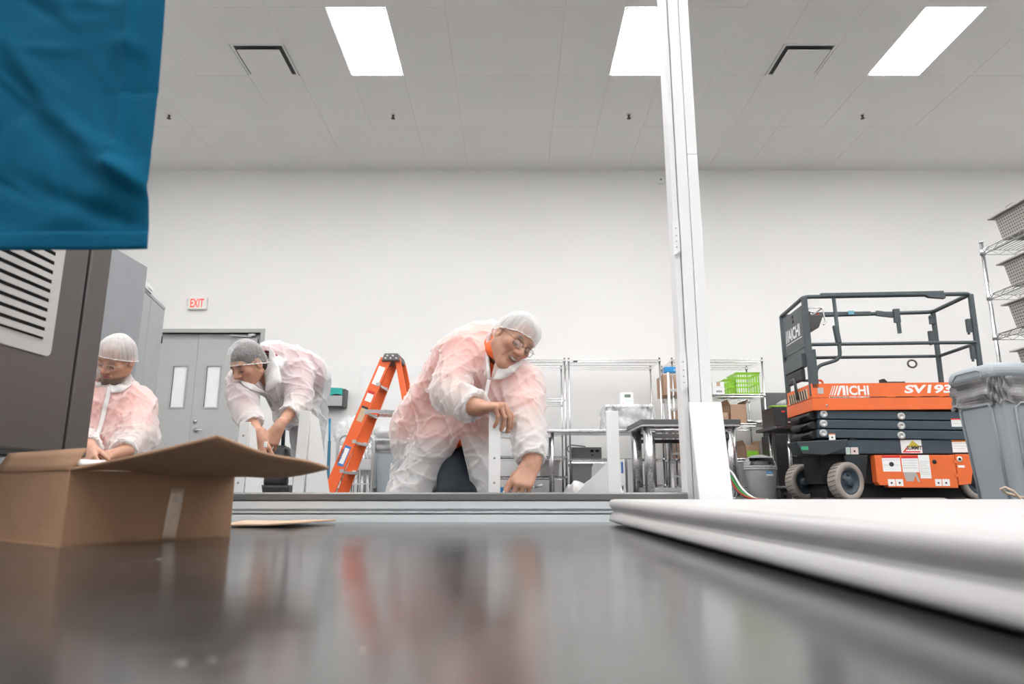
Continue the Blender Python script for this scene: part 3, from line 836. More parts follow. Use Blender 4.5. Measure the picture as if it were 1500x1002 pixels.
tote('grey tote on the lower shelf behind the kneeling worker’s wrist', 768, 797, on(.53) - 34, on(.53), yS0 + .06, .45)
tote('pale tote on the lower shelf left of the steel table legs', 792, 820, on(.27) - 22, on(.27), yS0 + .06, .45, mat('pale_tote', (.45, .43, .42), .5))
tote('grey tote on the bottom shelf behind the triangular bracket', 838, 868, on(.16) - 30, on(.16), yS0 + .06, .45)
t = thing('power_unit', 'grey electronic box with two sockets on the shelf under the steel table', 'electronic box', (X(860, yS0, .6), yS0 + .2, .506))
MB().box(-.20, .20, -.13, .13, 0, .15).build('case', mat('case_grey', (.30, .30, .29), .5), t, bevel=.006)
for xx in (.05, .12): MB().box(xx, xx + .045, -.133, -.129, .085, .115).build('socket', M_dark, t)
MB().lathe([(.012, 0), (.01, .01), (0, .01)], (.075, -.13, .045), 12, axis=(0, -1, 0)).build('knob', M_black, t)
MB().tube(fillet([(-.14, .13, .06), (-.25, .12, .12), (-.22, .0, .19), (0, .05, .17), (.02, .10, .152)], .06), .007, 8).build('cable', M_black, t)
for i, (u0, u1) in enumerate(((907, 916), (920, 937))):
    y = 8.66; x0, x1 = X(u0, y, .3), X(u1, y, .3)
    t = thing('white_carton', ['narrow white carton on the floor behind the white bracket', 'upright white carton with blue print beside the workbench leg'][i], 'box', ((x0 + x1) / 2, y + .1, 0), group='white cartons under the table')
    MB().box(-(x1 - x0) / 2, (x1 - x0) / 2, -.1, .1, 0, .475).build('body', M_lbl, t, bevel=.004)
    MB().box((x1 - x0) / 2 - .05, (x1 - x0) / 2 - .025, -.1012, -.1, .30, .44).build('print', mat('blue_ink', (.05, .16, .5), .6), t)
    MB().box((x1 - x0) / 2 - .045, (x1 - x0) / 2 - .03, -.1012, -.1, .10, .15).build('print', M_ink, t)

# ------------------------------------------------------------------ stainless tables
def roundleg(p, h, r, m, parent, foot=True):
    b = MB().bar((p[0], p[1], .03 if foot else 0), (p[0], p[1], h), r, 14)
    if foot: b.lathe([(r * .9, 0), (r * .9, .02), (r * .5, .034)], (p[0], p[1], 0), 12)
    return b.build('leg', m, parent)
t = thing('steel_table', 'long stainless steel table behind the kneeling worker', 'table', (.72, 8.86, 0))
hx = 1.12
MB().box(-hx, hx, -.26, .26, .80, .845).build('tabletop', M_steel, t, bevel=.012, seg=3)
for lx in (-hx + .06, -.215, hx - .06):
    for ly in (-.20, .20): roundleg((lx, ly), .805, .021, M_steel, t)
MB().box(-hx + .06, -.215, -.012 - .20, .012 - .20, .745, .80).build('apron', M_steel, t)
# balance wrapped in film
bx = thing('wrapped_balance', 'lab balance under clear wrinkled plastic with white control unit on top', 'balance', (X(920, 8.8, 1), 8.86, .8455))
bw_ = .30
MB().box(-bw_ + .03, bw_ - .03, -.16, .16, .0, .27).build('housing', mat('balance_grey', (.50, .50, .50), .4), bx, bevel=.01)
MB().box(-bw_, bw_, -.19, .19, .285, .315).build('weighing_plate', M_white, bx, bevel=.006)
MB().box(-bw_ + .05, bw_ - .05, -.15, .15, .268, .286).build('support', M_black, bx)
cu = MB().box(-.09, .075, -.08, .02, .3155, .49).build('control_unit', M_white, bx, bevel=.012)
MB().box(-.04, .04, -.0815, -.0795, .42, .46).build('display', mat('lcd_green', (.16, .22, .17), .3), cu)
for i in range(3): MB().box(-.025 + i * .025, -.008 + i * .025, -.0815, -.0795, .37, .385).build('button', mat('pale_blue_button', (.35, .6, .75), .5), cu)
MB().lathe([(.008, 0), (.006, .006), (0, .006)], (-.06, -.08, .345), 10, axis=(0, -1, 0)).build('lamp', M_red, cu)
fb = MB(); rr = random.Random(5); ph = [rr.uniform(0, 6.28) for _ in range(8)]
def wrap(a, b):
    an = 2 * math.pi * a; ex = .45
    cx = math.copysign(abs(math.cos(an)) ** ex, math.cos(an)); sy = math.copysign(abs(math.sin(an)) ** ex, math.sin(an))
    fold = .014 * math.sin(13 * an + ph[0] + 2 * b) + .012 * math.sin(21 * an + ph[1] - 5 * b) + .01 * math.sin(7 * an + 9 * b)
    k = 1 + .06 * (1 - b)
    return Vector(((bw_ + .018 + fold * .8) * k * cx, (.205 + fold * .8) * k * sy, .318 - .008 * math.sin(9 * an) - (1 - b) * (.280 - .02 * math.sin(6 * an + 1))))
fb.grid(wrap, 120, 12); fb.build('plastic_cover', sheer('clear_film', (.90, .905, .91), .50, rough=.2, gloss=.9, bscale=22, bump=.4), bx, recalc=False)

wbm = thing('workbench', 'heavy steel workbench with thick round legs beside the white column', 'workbench', (X(1012, 8.1, .8), 8.1, 0))
hw_ = (X(1086, 7.6, .85) - X(939, 7.6, .85)) / 2; hdp = .48
wbm.location.x = (X(1086, 7.6, .85) + X(939, 7.6, .85)) / 2
M_slate = mat('slate_grey_top', (.10, .105, .11), .4)
MB().box(-hw_, hw_, -hdp, hdp, .815, .87).build('worktop', M_slate, wbm, bevel=.004)
MB().box(-hw_ + .01, hw_ - .01, -hdp + .01, hdp - .01, .795, .815).build('worktop_underlay', M_steel, wbm)
for lx in (-hw_ + .10, hw_ - .10):
    for ly in (-hdp + .09, hdp - .09): roundleg((lx, ly), .796, .062, M_steel, wbm)
for ly in (-hdp + .05, hdp - .05):
    MB().bar((-hw_ + .1, ly, .755), (hw_ - .1, ly, .755), .024, 12).build('rail', M_steel, wbm)
    MB().slab((-hw_ + .1, ly, .685), (hw_ - .1, ly, .685), .03, .045).build('rail', M_dgpl, wbm)
    MB().slab((-hw_ + .1, ly, .10), (hw_ - .1, ly, .10), .03, .05).build('rail', M_steel, wbm)
for lx in (-hw_ + .1, hw_ - .1): MB().slab((lx, -hdp + .05, .10), (lx, hdp - .05, .10), .03, .05).build('rail', M_steel, wbm)

# aluminium step ladder with blue top behind the workbench
t = thing('step_ladder', 'aluminium step ladder with blue plastic top behind the workbench', 'ladder', (X(1003, 8.85, 1), 8.86, 0))
M_sky = mat('sky_blue_plastic', (.02, .27, .62), .4)
MB().box(-.24, .24, -.06, .06, 1.60, 1.675).build('top_cap', M_sky, t, bevel=.01)
text('logo', 'LITE', .08, .025, M_lbl, t, (-.12, -.0605, 1.62))
for s in (-1, 1):
    MB().slab((s * .19, -.02, 1.61), (s * .235, -.20, 0), .03, .06).build('front_rail', M_steel, t)
    MB().slab((s * .17, .04, 1.61), (s * .19, .24, 0), .025, .03).build('rear_rail', M_steel, t)
for z in (.28, .56, .84, 1.12, 1.38):
    f = 1 - z / 1.61; MB().box(-.19 - .04 * f, .19 + .04 * f, -.06 - .18 * f, .02 - .18 * f, z - .03, z).build('step', M_steel, t)

# ------------------------------------------------------------------ grey push-top bin, hoses, small table, tool chest
M_gbin = mat('light_grey_bin_plastic', (.36, .375, .385), .45, var=.03)
bn = thing('push_bin', 'light grey bin with rounded open dome lid and blue label', 'bin', (X(1115, 7.35, .2), 7.35, 0))
MB().lathe([(.125, 0), (.135, .01), (.165, .30), (.168, .31)], (0, 0, 0), 32, sy=.72).build('body', M_gbin, bn)
MB().lathe([(.170, .305), (.176, .31), (.176, .325), (.172, .33)], (0, 0, 0), 32, sy=.72).build('lid_ring', M_gbin, bn)
dm = MB()
for i in range(36):
    for j in range(9):
        def pt(ii, jj):
            a = 2 * math.pi * ii / 36; e = math.pi / 2 * jj / 9
            return Vector((.172 * math.cos(a) * math.cos(e) ** .7, .124 * math.sin(a) * math.cos(e) ** .7, .328 + .135 * math.sin(e)))
        c = (pt(i, j) + pt(i + 1, j + 1)) / 2
        if c.y < -.02 and abs(c.x) < .125 and .345 < c.z < .428: continue
        dm.csm = True; dm.mesh_add([pt(i, j), pt(i + 1, j), pt(i + 1, j + 1), pt(i, j + 1)], [(0, 1, 2, 3)])
dm.build('dome_lid', M_gbin, bn, solid=.004, recalc=False)
MB().lathe([(.10, .33), (.10, .40), (0, .41)], (0, .02, 0), 20, sy=.7).build('inner_flap', mat('shadow_grey_plastic', (.15, .155, .16), .5), bn)
def cyl_patch(x0, x1, z0, z1, m, nm):
    g = MB()
    def f(a, b):
        x = x0 + (x1 - x0) * a; z = z0 + (z1 - z0) * b; r = .135 + (.165 - .135) * (z - .01) / .29 + .0015
        return Vector((x, -.72 * math.sqrt(max(r * r - x * x, 0)), z))
    g.grid(f, 6, 2); return g.build(nm, m, bn, recalc=False)
cyl_patch(.02, .095, .265, .295, mat('label_blue', (.02, .28, .60), .5), 'label')
cyl_patch(.02, .095, .245, .264, M_lbl, 'label')
text('label_text', 'Rubber', .055, .013, M_lbl, bn, (.03, -.1185, .274), ax=(1, .23, 0))
for nm, col, off, lab in (('green_hose', (.03, .30, .07), 0.0, 'green hose trailing across the floor beside the grey bin'), ('white_hose', (.78, .78, .76), .03, 'white hose trailing across the floor beside the grey bin'), ('red_hose', (.42, .05, .04), -.02, 'dark red hose hanging from the workbench leg to the floor')):
    z0 = .62 if nm == 'red_hose' else .34
    pts = [(X(1066, 7.3, .4), 7.42 - off, z0), (X(1076, 7.25, .3) + off * .5, 7.40 - off, .25 + off), (X(1088, 7.1, .1) + off * .5, 7.2 - off, .09 + off * .6), (X(1102, 7.0, 0) + off, 7.0 + off, .012), (X(1116, 6.8, 0) + off, 6.7 + off, .012)]
    o = MB().tube(fillet(pts, .2, 6), .0115, 8).build(nm, mat(nm + '_rubber', col, .45)); tag(o, lab, 'hose')

tb = thing('side_table', 'small dark-topped table with thin chrome legs left of the scissor lift', 'table', (3.33, 7.95, 0))
MB().box(-.40, .42, -.34, .30, .765, .80).build('tabletop', M_dgpl, tb, bevel=.003)
MB().box(-.402, .42, -.342, -.337, .765, .80).build('edge_band', M_steel, tb)
for lx in (-.25, .36):
    for ly in (-.29, .25): roundleg((lx, ly), .766, .019, M_steel, tb)
MB().bar((-.25, -.29, .13), (.36, -.29, .13), .014, 8).bar((-.25, .25, .13), (.36, .25, .13), .014, 8).bar((-.25, -.29, .13), (-.25, .25, .13), .014, 8).build('stretcher', M_steel, tb)

M_tool = mat('black_tool_enamel', (.022, .023, .026), .35)
tc_ = thing('tool_chest', 'black rolling tool chest with silver drawer edges left of the scissor lift', 'tool chest', (3.72, 8.86, 0))
MB().box(-.42, .42, -.24, .24, .10, .78).build('lower_cabinet', M_tool, tc_, bevel=.006)
MB().box(-.40, .40, -.20, .22, .785, 1.13).build('top_chest', M_tool, tc_, bevel=.006)
for (z, h, w, y) in ((.165, .14, .39, -.243), (.32, .10, .39, -.243), (.435, .10, .39, -.243), (.55, .09, .39, -.243), (.655, .09, .39, -.243), (.80, .07, .37, -.203), (.885, .07, .37, -.203), (.97, .07, .37, -.203)):
    d = MB().box(-w + .12 if y > -.22 else -w + .12, w, y - .006, y + .004, z, z + h).build('drawer', M_tool, tc_, bevel=.002)
    MB().box(-w + .13, w - .01, y - .022, y - .004, z + h - .03, z + h - .012).build('drawer_pull', M_chrome, d)
for sx in (-.34, .34):
    for sy in (-.17, .17): MB().lathe([(.05, -.018), (.05, .018)], (sx, sy, .05), 14, axis=(1, 0, 0)).box(sx - .03, sx + .03, sy - .03, sy + .03, .085, .102).build('caster', M_black, tc_)
MB().box(-.30, -.26, -.2065, -.204, 1.06, 1.08).build('badge', M_red, tc_)
o = MB().box(-.9, .9, -.02, .02, 0, 1.43).build('dark_partition', mat('dark_grey_board', (.13, .13, .135), .6)); o.location = (4.4, 9.55, 0)
tag(o, 'dark grey partition board standing behind the black tool chest', 'partition')
# crumpled bag on the tool chest
def blob(nm, m, loc, r, seed, amp=.3, parent=None, n=28):
    q = random.Random(seed); w = [(q.uniform(-7, 7), q.uniform(-7, 7), q.uniform(-7, 7), q.uniform(0, 6)) for _ in range(7)]
    g = MB()
    def f(a, b):
        th_ = 2 * math.pi * a; e = math.pi * (b - .5); d = Vector((math.cos(e) * math.cos(th_), math.cos(e) * math.sin(th_), math.sin(e)))
        k = 1 + amp * sum(abs(math.sin(d.x * x + d.y * y + d.z * z + p)) - .6 for x, y, z, p in w) / 4
        return Vector((d.x * r[0] * k, d.y * r[1] * k, max(d.z * r[2] * k, -r[2] * .8)))
    g.grid(f, n, n // 2); o = g.build(nm, m, parent, recalc=False); o.location = loc; return o
o = blob('plastic_bag', MATS['clear_film'], (3.62, 8.84, 1.185), (.17, .13, .065), 4)
tag(o, 'crumpled clear plastic bag lying on top of the black tool chest', 'plastic bag')
o = MB().box(-.10, .10, -.05, .05, 0, .018).build('green_pad', M_lime, bevel=.006); o.location = (3.40, 8.71, 1.131); tag(o, 'small green pad on top of the black tool chest', 'pad')

# ------------------------------------------------------------------ left part of the back wall: vacuum, broom, cart, bin, ladder
vc = thing('vacuum_cleaner', 'black upright vacuum cleaner standing behind the bending worker', 'vacuum', (X(406, 9.3, .4), 9.3, 0))
MB().box(-.27, .24, -.22, .2, .03, .16).build('base', M_tool, vc, bevel=.03, seg=3)
MB().lathe([(.15, .15), (.16, .20), (.15, .34), (.11, .38)], (0, 0, 0), 24).build('tank', M_tool, vc)
MB().lathe([(.10, .36), (.12, .42), (.115, .62), (.07, .68)], (.03, 0, 0), 20).build('motor_body', M_black, vc)
MB().tube(fillet([(.06, 0, .62), (.05, 0, .92), (.05, -.09, .95)], .04), .025, 10).build('handle', M_black, vc)
MB().tube(fillet([(.12, -.05, .2), (.24, -.1, .45), (.16, -.08, .66), (.05, -.06, .60)], .1), .022, 8).build('hose', M_dgpl, vc)
for sx in (-.2, .18): MB().lathe([(.05, -.015), (.05, .015)], (sx, -.2, .05), 16, axis=(1, 0, 0)).build('wheel', M_black, vc)
br = thing('push_broom', 'blue-handled broom with steel-blue head leaning beside the white bracket', 'broom', (X(478, 9.6, 0), 9.62, 0))
M_brb = mat('broom_blue', (.03, .15, .24), .5)
MB().bar((.02, -.05, .10), (-.10, .36, .78), .022, 10).build('lower_handle', M_brb, br)
MB().bar((-.10, .36, .78), (-.135, .435, 1.12), .014, 10).build('grip', mat('bright_blue_grip', (.02, .30, .55), .4), br)
MB().prism([(-.13, 0), (.13, 0), (.11, .10), (.05, .16), (-.01, .16), (-.11, .07)], (0, .06, 0), (.0, -.09, 0)).build('head', M_brb, br)

ct = thing('hand_cart', 'silver tubular hand cart loaded with chrome cylinders behind the orange ladder', 'cart', (X(518, 8.2, .3), 8.2, 0))
M_slv = mat('silver_paint', (.55, .55, .55), .35, .4)
MB().tube(fillet([(-.20, 0, .03), (-.20, 0, .74), (.22, 0, .74), (.22, 0, .03)], .10, 6), .02, 10).build('frame', M_slv, ct)
MB().box(-.19, .21, -.012, .012, .33, .45).build('cross_panel', M_slv, ct, bevel=.004)
for zz in (.57, .16): MB().box(-.17, .19, .0, .012, zz, zz + .015).build('cross_bar', M_slv, ct)
MB().box(-.21, .23, -.22, .30, .015, .03).build('deck', M_slv, ct)
for i, xx in enumerate((-.14, -.065, .01, .085, .155)):
    c = MB().lathe([(.034, 0), (.034, .50 - .05 * (i % 2)), (.018, .56 - .05 * (i % 2)), (.018, .62 - .05 * (i % 2)), (0, .62 - .05 * (i % 2))], (0, 0, 0), 16).build('chrome_cylinder', M_chrome)
    c.location = (ct.location.x + xx, 8.31, .0305)
    tag(c, '%s chrome cylinder from the left on the silver hand cart' % ['first', 'second', 'third', 'fourth', 'fifth'][i], 'cylinder', 'chrome cylinders on the hand cart')
for sx in (-.2, .22): MB().lathe([(.06, -.02), (.06, .02)], (sx, .16, .06), 16, axis=(1, 0, 0)).build('wheel', M_black, ct)
o = blob('clear_bag', MATS['clear_film'], (X(512, 8.4, .9), 8.62, .70), (.24, .14, .22), 9, .25)
o.location.z = .80
tag(o, 'loose clear plastic bag above the silver hand cart', 'plastic bag')

M_gb2 = mat('blue_grey_bin_plastic', (.33, .37, .40), .45, var=.02)
M_bag = mat('dark_grey_bin_liner', (.24, .235, .235), .35, bump=.35, bscale=22, var=.25, vscale=10)
def slim_bin(lab, x, y, w, d, h, label_bag, dome=True, tap=.80):
    t = thing('waste_bin', lab, 'bin', (x, y, 0))
    hb = h * .80; q = tap
    def ring(k, z): return [Vector((sx * w / 2 * k, sy * d / 2 * k, z)) for sx, sy in ((-1, -1), (1, -1), (1, 1), (-1, 1))]
    MB().hexa(ring(q, 0) + ring(.94, hb)).build('body', M_gb2, t, bevel=.03 * w / .5, seg=4)
    # recessed-look panels framed by ribs, front and left side
    for face in ('front', 'side'):
        L_ = w if face == 'front' else d; m = MB()
        k0 = q + (.94 - q) * .10; k1 = q + (.94 - q) * .92
        def pos(a, z):
            k = q + (.94 - q) * z / hb
            off = .0035
            if face == 'front': return Vector((a * w / 2 * k, -d / 2 * k - off, z))
            return Vector((-w / 2 * k - off, a * d / 2 * k, z))
        pts = [(-.72, hb * .02), (-.72, hb * .86), (-.62, hb * .90), (.62, hb * .90), (.72, hb * .86), (.72, hb * .02)]
        m.tube([pos(*p) for p in pts], .006 * w / .5, 8)
        m.build('panel_rib', M_gb2, t)
    bg = MB()
    def bag(a, b):
        an = 2 * math.pi * a + math.pi / 4; ex = .16
        cx = math.copysign(abs(math.cos(an)) ** ex, math.cos(an)) ; sy = math.copysign(abs(math.sin(an)) ** ex, math.sin(an))
        f = .004 * math.sin(31 * an + 6 * b) + .005 * math.sin(17 * an - 9 * b + 1) + .005 * math.sin(11 * b + 5 * an)
        f *= (w / .5); k = .97 + f / (w / 2)
        return Vector((w / 2 * k * cx, d / 2 * k * sy, hb * .90 + (h * .90 - hb * .90) * b + .012 * (1 - b) * math.sin(9 * an)))
    bg.grid(bag, 140, 10, smooth=False); bg.build('bin_liner', M_bag, t, solid=.002, recalc=False)
    if dome:
        def r2(k, z): return [Vector((sx * w / 2 * k, sy * d / 2 * k, z)) for sx, sy in ((-1, -1), (1, -1), (1, 1), (-1, 1))]
        ld_ = MB().hexa(r2(1.03, h * .88) + r2(.98, h)).build('lid', M_gb2, t, bevel=.035 * w / .5, seg=5)
        m = MB()
        for (fx, a0) in ((-1, 0),):
            pts = [Vector((-w / 2 * 1.012 - .001, yy, zz)) for yy, zz in ((-d * .30, h * .905), (-d * .30, h * .945), (-d * .22, h * .958), (d * .22, h * .958), (d * .32, h * .92))]
            m.tube(pts, .0035 * w / .5, 6)
        m.build('lid_ridge', M_gb2, ld_)
    return t
slim_bin('slim blue-grey waste bin with grey liner behind the orange ladder', X(565, 8.6, .4), 8.76, .33, .45, .78, True, dome=False)
o = blob('white_bag', sheer('white_bag_film', (.85, .85, .85), .25, gloss=.8), (X(563, 8.6, .8), 8.76, .81), (.16, .17, .085), 12, .25)
tag(o, 'crumpled white plastic bag on top of the slim waste bin', 'plastic bag')
slim_bin('large blue-grey waste bin with dome lid and dark liner at the right edge', 2.66, 3.50, .60, .36, .735, True, tap=.80)

# ------------------------------------------------------------------ orange step ladder
M_ofg = mat('orange_fibreglass', (.84, .135, .03), .45, var=.04)
ldr = thing('orange_stepladder', 'orange fibreglass stepladder with black top cap left of the kneeling worker', 'ladder', (X(570, 6.1, 0), 6.1, 0))
Wd = Vector((.04, .999, 0)); Sd = Vector((.999, -.04, 0)); LH = 1.275; WT, WBt = .13, .22
def lp(s, w, z): return Sd * s + Wd * w + Vector((0, 0, z))
for sw in (-1, 1):
    a = lp(-.045, sw * WT, LH - .03); b = lp(-.50, sw * WBt, 0)
    d = (b - a).normalized(); o = MB()
    o.slab(a, b, .024, .098, up=Sd); rail = o.build('front_rail', M_ofg, ldr, bevel=.003)
    foot = MB().slab(b - d * .06, b + Vector((0, 0, 0)), .03, .095, up=Sd).build('foot', M_black, rail)
    if sw == -1:
        nrm = (-Wd); e = (a - b).normalized(); sd = (Sd - e * Sd.dot(e)).normalized()
        def dec(t0, t1, m, nm, w0=-.03, w1=.03, dd=.0135):
            p = a.lerp(b, t0); q = a.lerp(b, t1); pts = [p + sd * w0, q + sd * w0, q + sd * w1, p + sd * w1]
            g = MB().mesh_add([x + nrm * dd for x in pts], [(0, 1, 2, 3)]); return g.build(nm, m, rail)
        dec(.06, .19, M_lbl, 'label'); dec(.235, .255, M_red, 'label'); dec(.255, .31, M_lbl, 'label')
        dec(.345, .36, M_ink, 'label'); dec(.36, .45, mat('tan_label', (.62, .45, .30), .6), 'label', -.026, .026)
        dec(.62, .755, mat('logo_blue', (.03, .20, .52), .5), 'logo_plate', -.028, .028); dec(.635, .74, M_lbl, 'logo_plate', -.020, .020, .0139)
        text('logo_text', 'WERNER', .115, .026, M_ink, rail, a.lerp(b, .735) - sd * .014 + nrm * .0142, ax=e, ay=-sd)
    a2 = lp(.055, sw * WT * .9, LH - .03); b2 = lp(.34, sw * WBt, 0)
    o = MB().slab(a2, b2, .022, .05, up=Sd); rr_ = o.build('rear_rail', M_ofg, ldr, bevel=.003)
    dd2 = (b2 - a2).normalized(); MB().slab(b2 - dd2 * .05, b2, .028, .06, up=Sd).build('foot', M_black, rr_)
    sp0 = lp(-.20, sw * (WT + .045), .775); sp1 = lp(.15, sw * (WT + .03), .765)
    MB().slab(sp0, sp1, .012, .03).build('spreader', M_steel, ldr)
for z in (.25, .50, .75, 1.0):
    f = 1 - z / LH; s0 = -.045 - .455 * f; w = WT + (WBt - WT) * f
    st = MB().slab(lp(s0 + .02, -w + .012, z), lp(s0 + .02, w - .012, z), .085, .022).build('step', M_steel, ldr)
    for sw in (-1, 1): MB().slab(lp(s0 + .042, sw * (w + .013), z + .012), lp(s0 + .042, sw * (w - .02), z + .012), .035, .03).build('step_bracket', M_slv, st)
for z in (.35, .62, .9):
    f = 1 - z / LH; s0 = .055 + .285 * f; w = WT * .9 + (WBt - WT * .9) * f
    MB().slab(lp(s0, -w, z), lp(s0, w, z), .02, .03).build('rear_brace', M_slv, ldr)
cp = MB(); hx = .082; hy = WT + .035
cp.hexa([lp(-hx, -hy, LH - .055), lp(hx, -hy, LH - .055), lp(hx, hy, LH - .055), lp(-hx, hy, LH - .055), lp(-hx * .72, -hy * .9, LH + .018), lp(hx * .72, -hy * .9, LH + .018), lp(hx * .72, hy * .9, LH + .018), lp(-hx * .72, hy * .9, LH + .018)])
cap = cp.build('top_cap', M_dgpl, ldr, bevel=.008)
for s, z in ((-.045, LH - .03), (-.03, LH - .008), (.0, LH - .03), (.02, LH - .008), (.05, LH - .03)):
    p = lp(s, -hy * .965, z); MB().lathe([(.008, -.004), (.008, .006), (0, .006)], p, 8, axis=-Wd).build('rivet', M_lbl, cap)

# ------------------------------------------------------------------ wire shelving with perforated pans at the right edge
shelving('chrome wire shelving stacked with perforated steel pans at the right edge', 3.12, 3.60, 3.08, 4.30, 1.70, (1.664, 1.355, 1.087, .79, .20), tags=False)
M_perf = bpy.data.materials.new('perforated_steel'); M_perf.use_nodes = True
def _perf():
    nt = M_perf.node_tree; b = nt.nodes['Principled BSDF']; N = nt.nodes.new; L = nt.links.new
    tc = N('ShaderNodeTexCoord'); sep = N('ShaderNodeSeparateXYZ'); L(tc.outputs['Object'], sep.inputs[0])
    def wave(sock, k):
        a = N('ShaderNodeMath'); a.operation = 'MULTIPLY'; a.inputs[1].default_value = k; L(sock, a.inputs[0])
        s = N('ShaderNodeMath'); s.operation = 'SINE'; L(a.outputs[0], s.inputs[0]); return s.outputs[0]
    k = 2 * math.pi / .019
    ad = N('ShaderNodeMath'); ad.operation = 'ADD'; L(sep.outputs[0], ad.inputs[0]); L(sep.outputs[1], ad.inputs[1])
    m = N('ShaderNodeMath'); m.operation = 'ADD'; L(wave(ad.outputs[0], k), m.inputs[0]); L(wave(sep.outputs[2], k), m.inputs[1])
    g = N('ShaderNodeMath'); g.operation = 'GREATER_THAN'; g.inputs[1].default_value = 1.05; L(m.outputs[0], g.inputs[0])
    mx = N('ShaderNodeMix'); mx.data_type = 'RGBA'; mx.inputs[6].default_value = (.50, .48, .46, 1); mx.inputs[7].default_value = (.05, .05, .05, 1)
    L(g.outputs[0], mx.inputs[0]); L(mx.outputs[2], b.inputs['Base Color']); b.inputs['Metallic'].default_value = .75; b.inputs['Roughness'].default_value = .42
_perf()
M_pan2 = mat('satin_steel_rim', (.52, .50, .48), .35, .85)
pan0 = None
names = ['top', 'second', 'third', 'fourth']
for li, z in enumerate((1.664, 1.355, 1.087, .79)):
    for pi, y in enumerate((4.0, 3.645, 3.29)):
        lab = 'perforated steel pan on the %s shelf at the right edge, %s' % (names[li], ['farthest of its row', 'middle of its row', 'nearest of its row'][pi])
        if pan0 is None:
            pan0 = thing('steel_pan', lab, 'pan', group='perforated pans on the right shelving')
            hx, hy, h, k = .225, .150, .155, .9
            b = MB(); q = .005
            def rg(kx, z, e=0): return [Vector((sx * (hx * kx - e), sy * (hy * kx - e), z)) for sx, sy in ((-1, -1), (1, -1), (1, 1), (-1, 1))]
            vs = rg(k, .0) + rg(1, h) + rg(1, h, .004) + rg(k, .004, .004)
            b.mesh_add(vs, [(0, 3, 2, 1)] + [(i, (i + 1) % 4, 4 + (i + 1) % 4, 4 + i) for i in range(4)] + [(4 + i, 4 + (i + 1) % 4, 8 + (i + 1) % 4, 8 + i) for i in range(4)] + [(8 + i, 8 + (i + 1) % 4, 12 + (i + 1) % 4, 12 + i) for i in range(4)] + [(12, 13, 14, 15)])
            b.build('pan', M_perf, pan0)
            r = MB()
            for a in ((-hx - .03, hx + .03, -hy - .025, -hy + .004), (-hx - .03, hx + .03, hy - .004, hy + .025), (-hx - .03, -hx + .004, -hy + .004, hy - .004), (hx - .004, hx + .03, -hy + .004, hy - .004)): r.box(*a, h - .003, h + .005)
            r.build('rim', M_pan2, pan0)
            for s in (-1, 1): MB().tube(fillet([(s * hx, -.04, h), (s * hx, -.04, h + .035), (s * hx, .04, h + .035), (s * hx, .04, h)], .02), .004, 6).build('handle', M_pan2, pan0)
            o = pan0
        else:
            o = copy_tree(pan0); o['label'] = lab
        o.location = (3.345 + .01 * ((pi + li) % 2), y, z + .006)
cb = MB().tube([Vector((2.10, 2.60, .006)), Vector((2.02, 2.60, .03)), P(1510, 741, 2.62), P(1497, 733, 2.62), P(1485, 720, 2.62), P(1472, 714, 2.63), P(1466, 716, 2.64), P(1473, 722, 2.66), P(1490, 727, 2.68), P(1500, 729, 2.70), P(1515, 732, 2.74), Vector((2.18, 2.80, .03)), Vector((2.24, 2.84, .006))], .005, 8)
M_cab = mat('beige_cable', (.60, .47, .36), .5)
o = cb.build('looped_cable', M_cab); tag(o, 'thin beige cable looping above the panel in front of the large waste bin', 'cable')

# ================================================================== scissor lift
LY = 6.60
lift = thing('scissor_lift', 'orange and slate-blue scissor lift with guard rails parked at right', 'scissor lift', (X(1189, LY, 1.0), LY, 0), math.radians(-4.0))
def lx(u, z=1.0): return (X(u, LY, z) - X(1189, LY, 1.0)) / .985
def lz(v): return Z(v, LY)
LW = .76; LL = 1.62
M_rail = mat('slate_rail_paint', (.060, .078, .086), .45, var=.15, vscale=9)
M_navd = mat('dark_slate_steel', (.035, .045, .052), .5, var=.2)
M_rub = mat('grey_tyre_rubber', (.34, .30, .27), .8, bump=.2, bscale=40, var=.12)
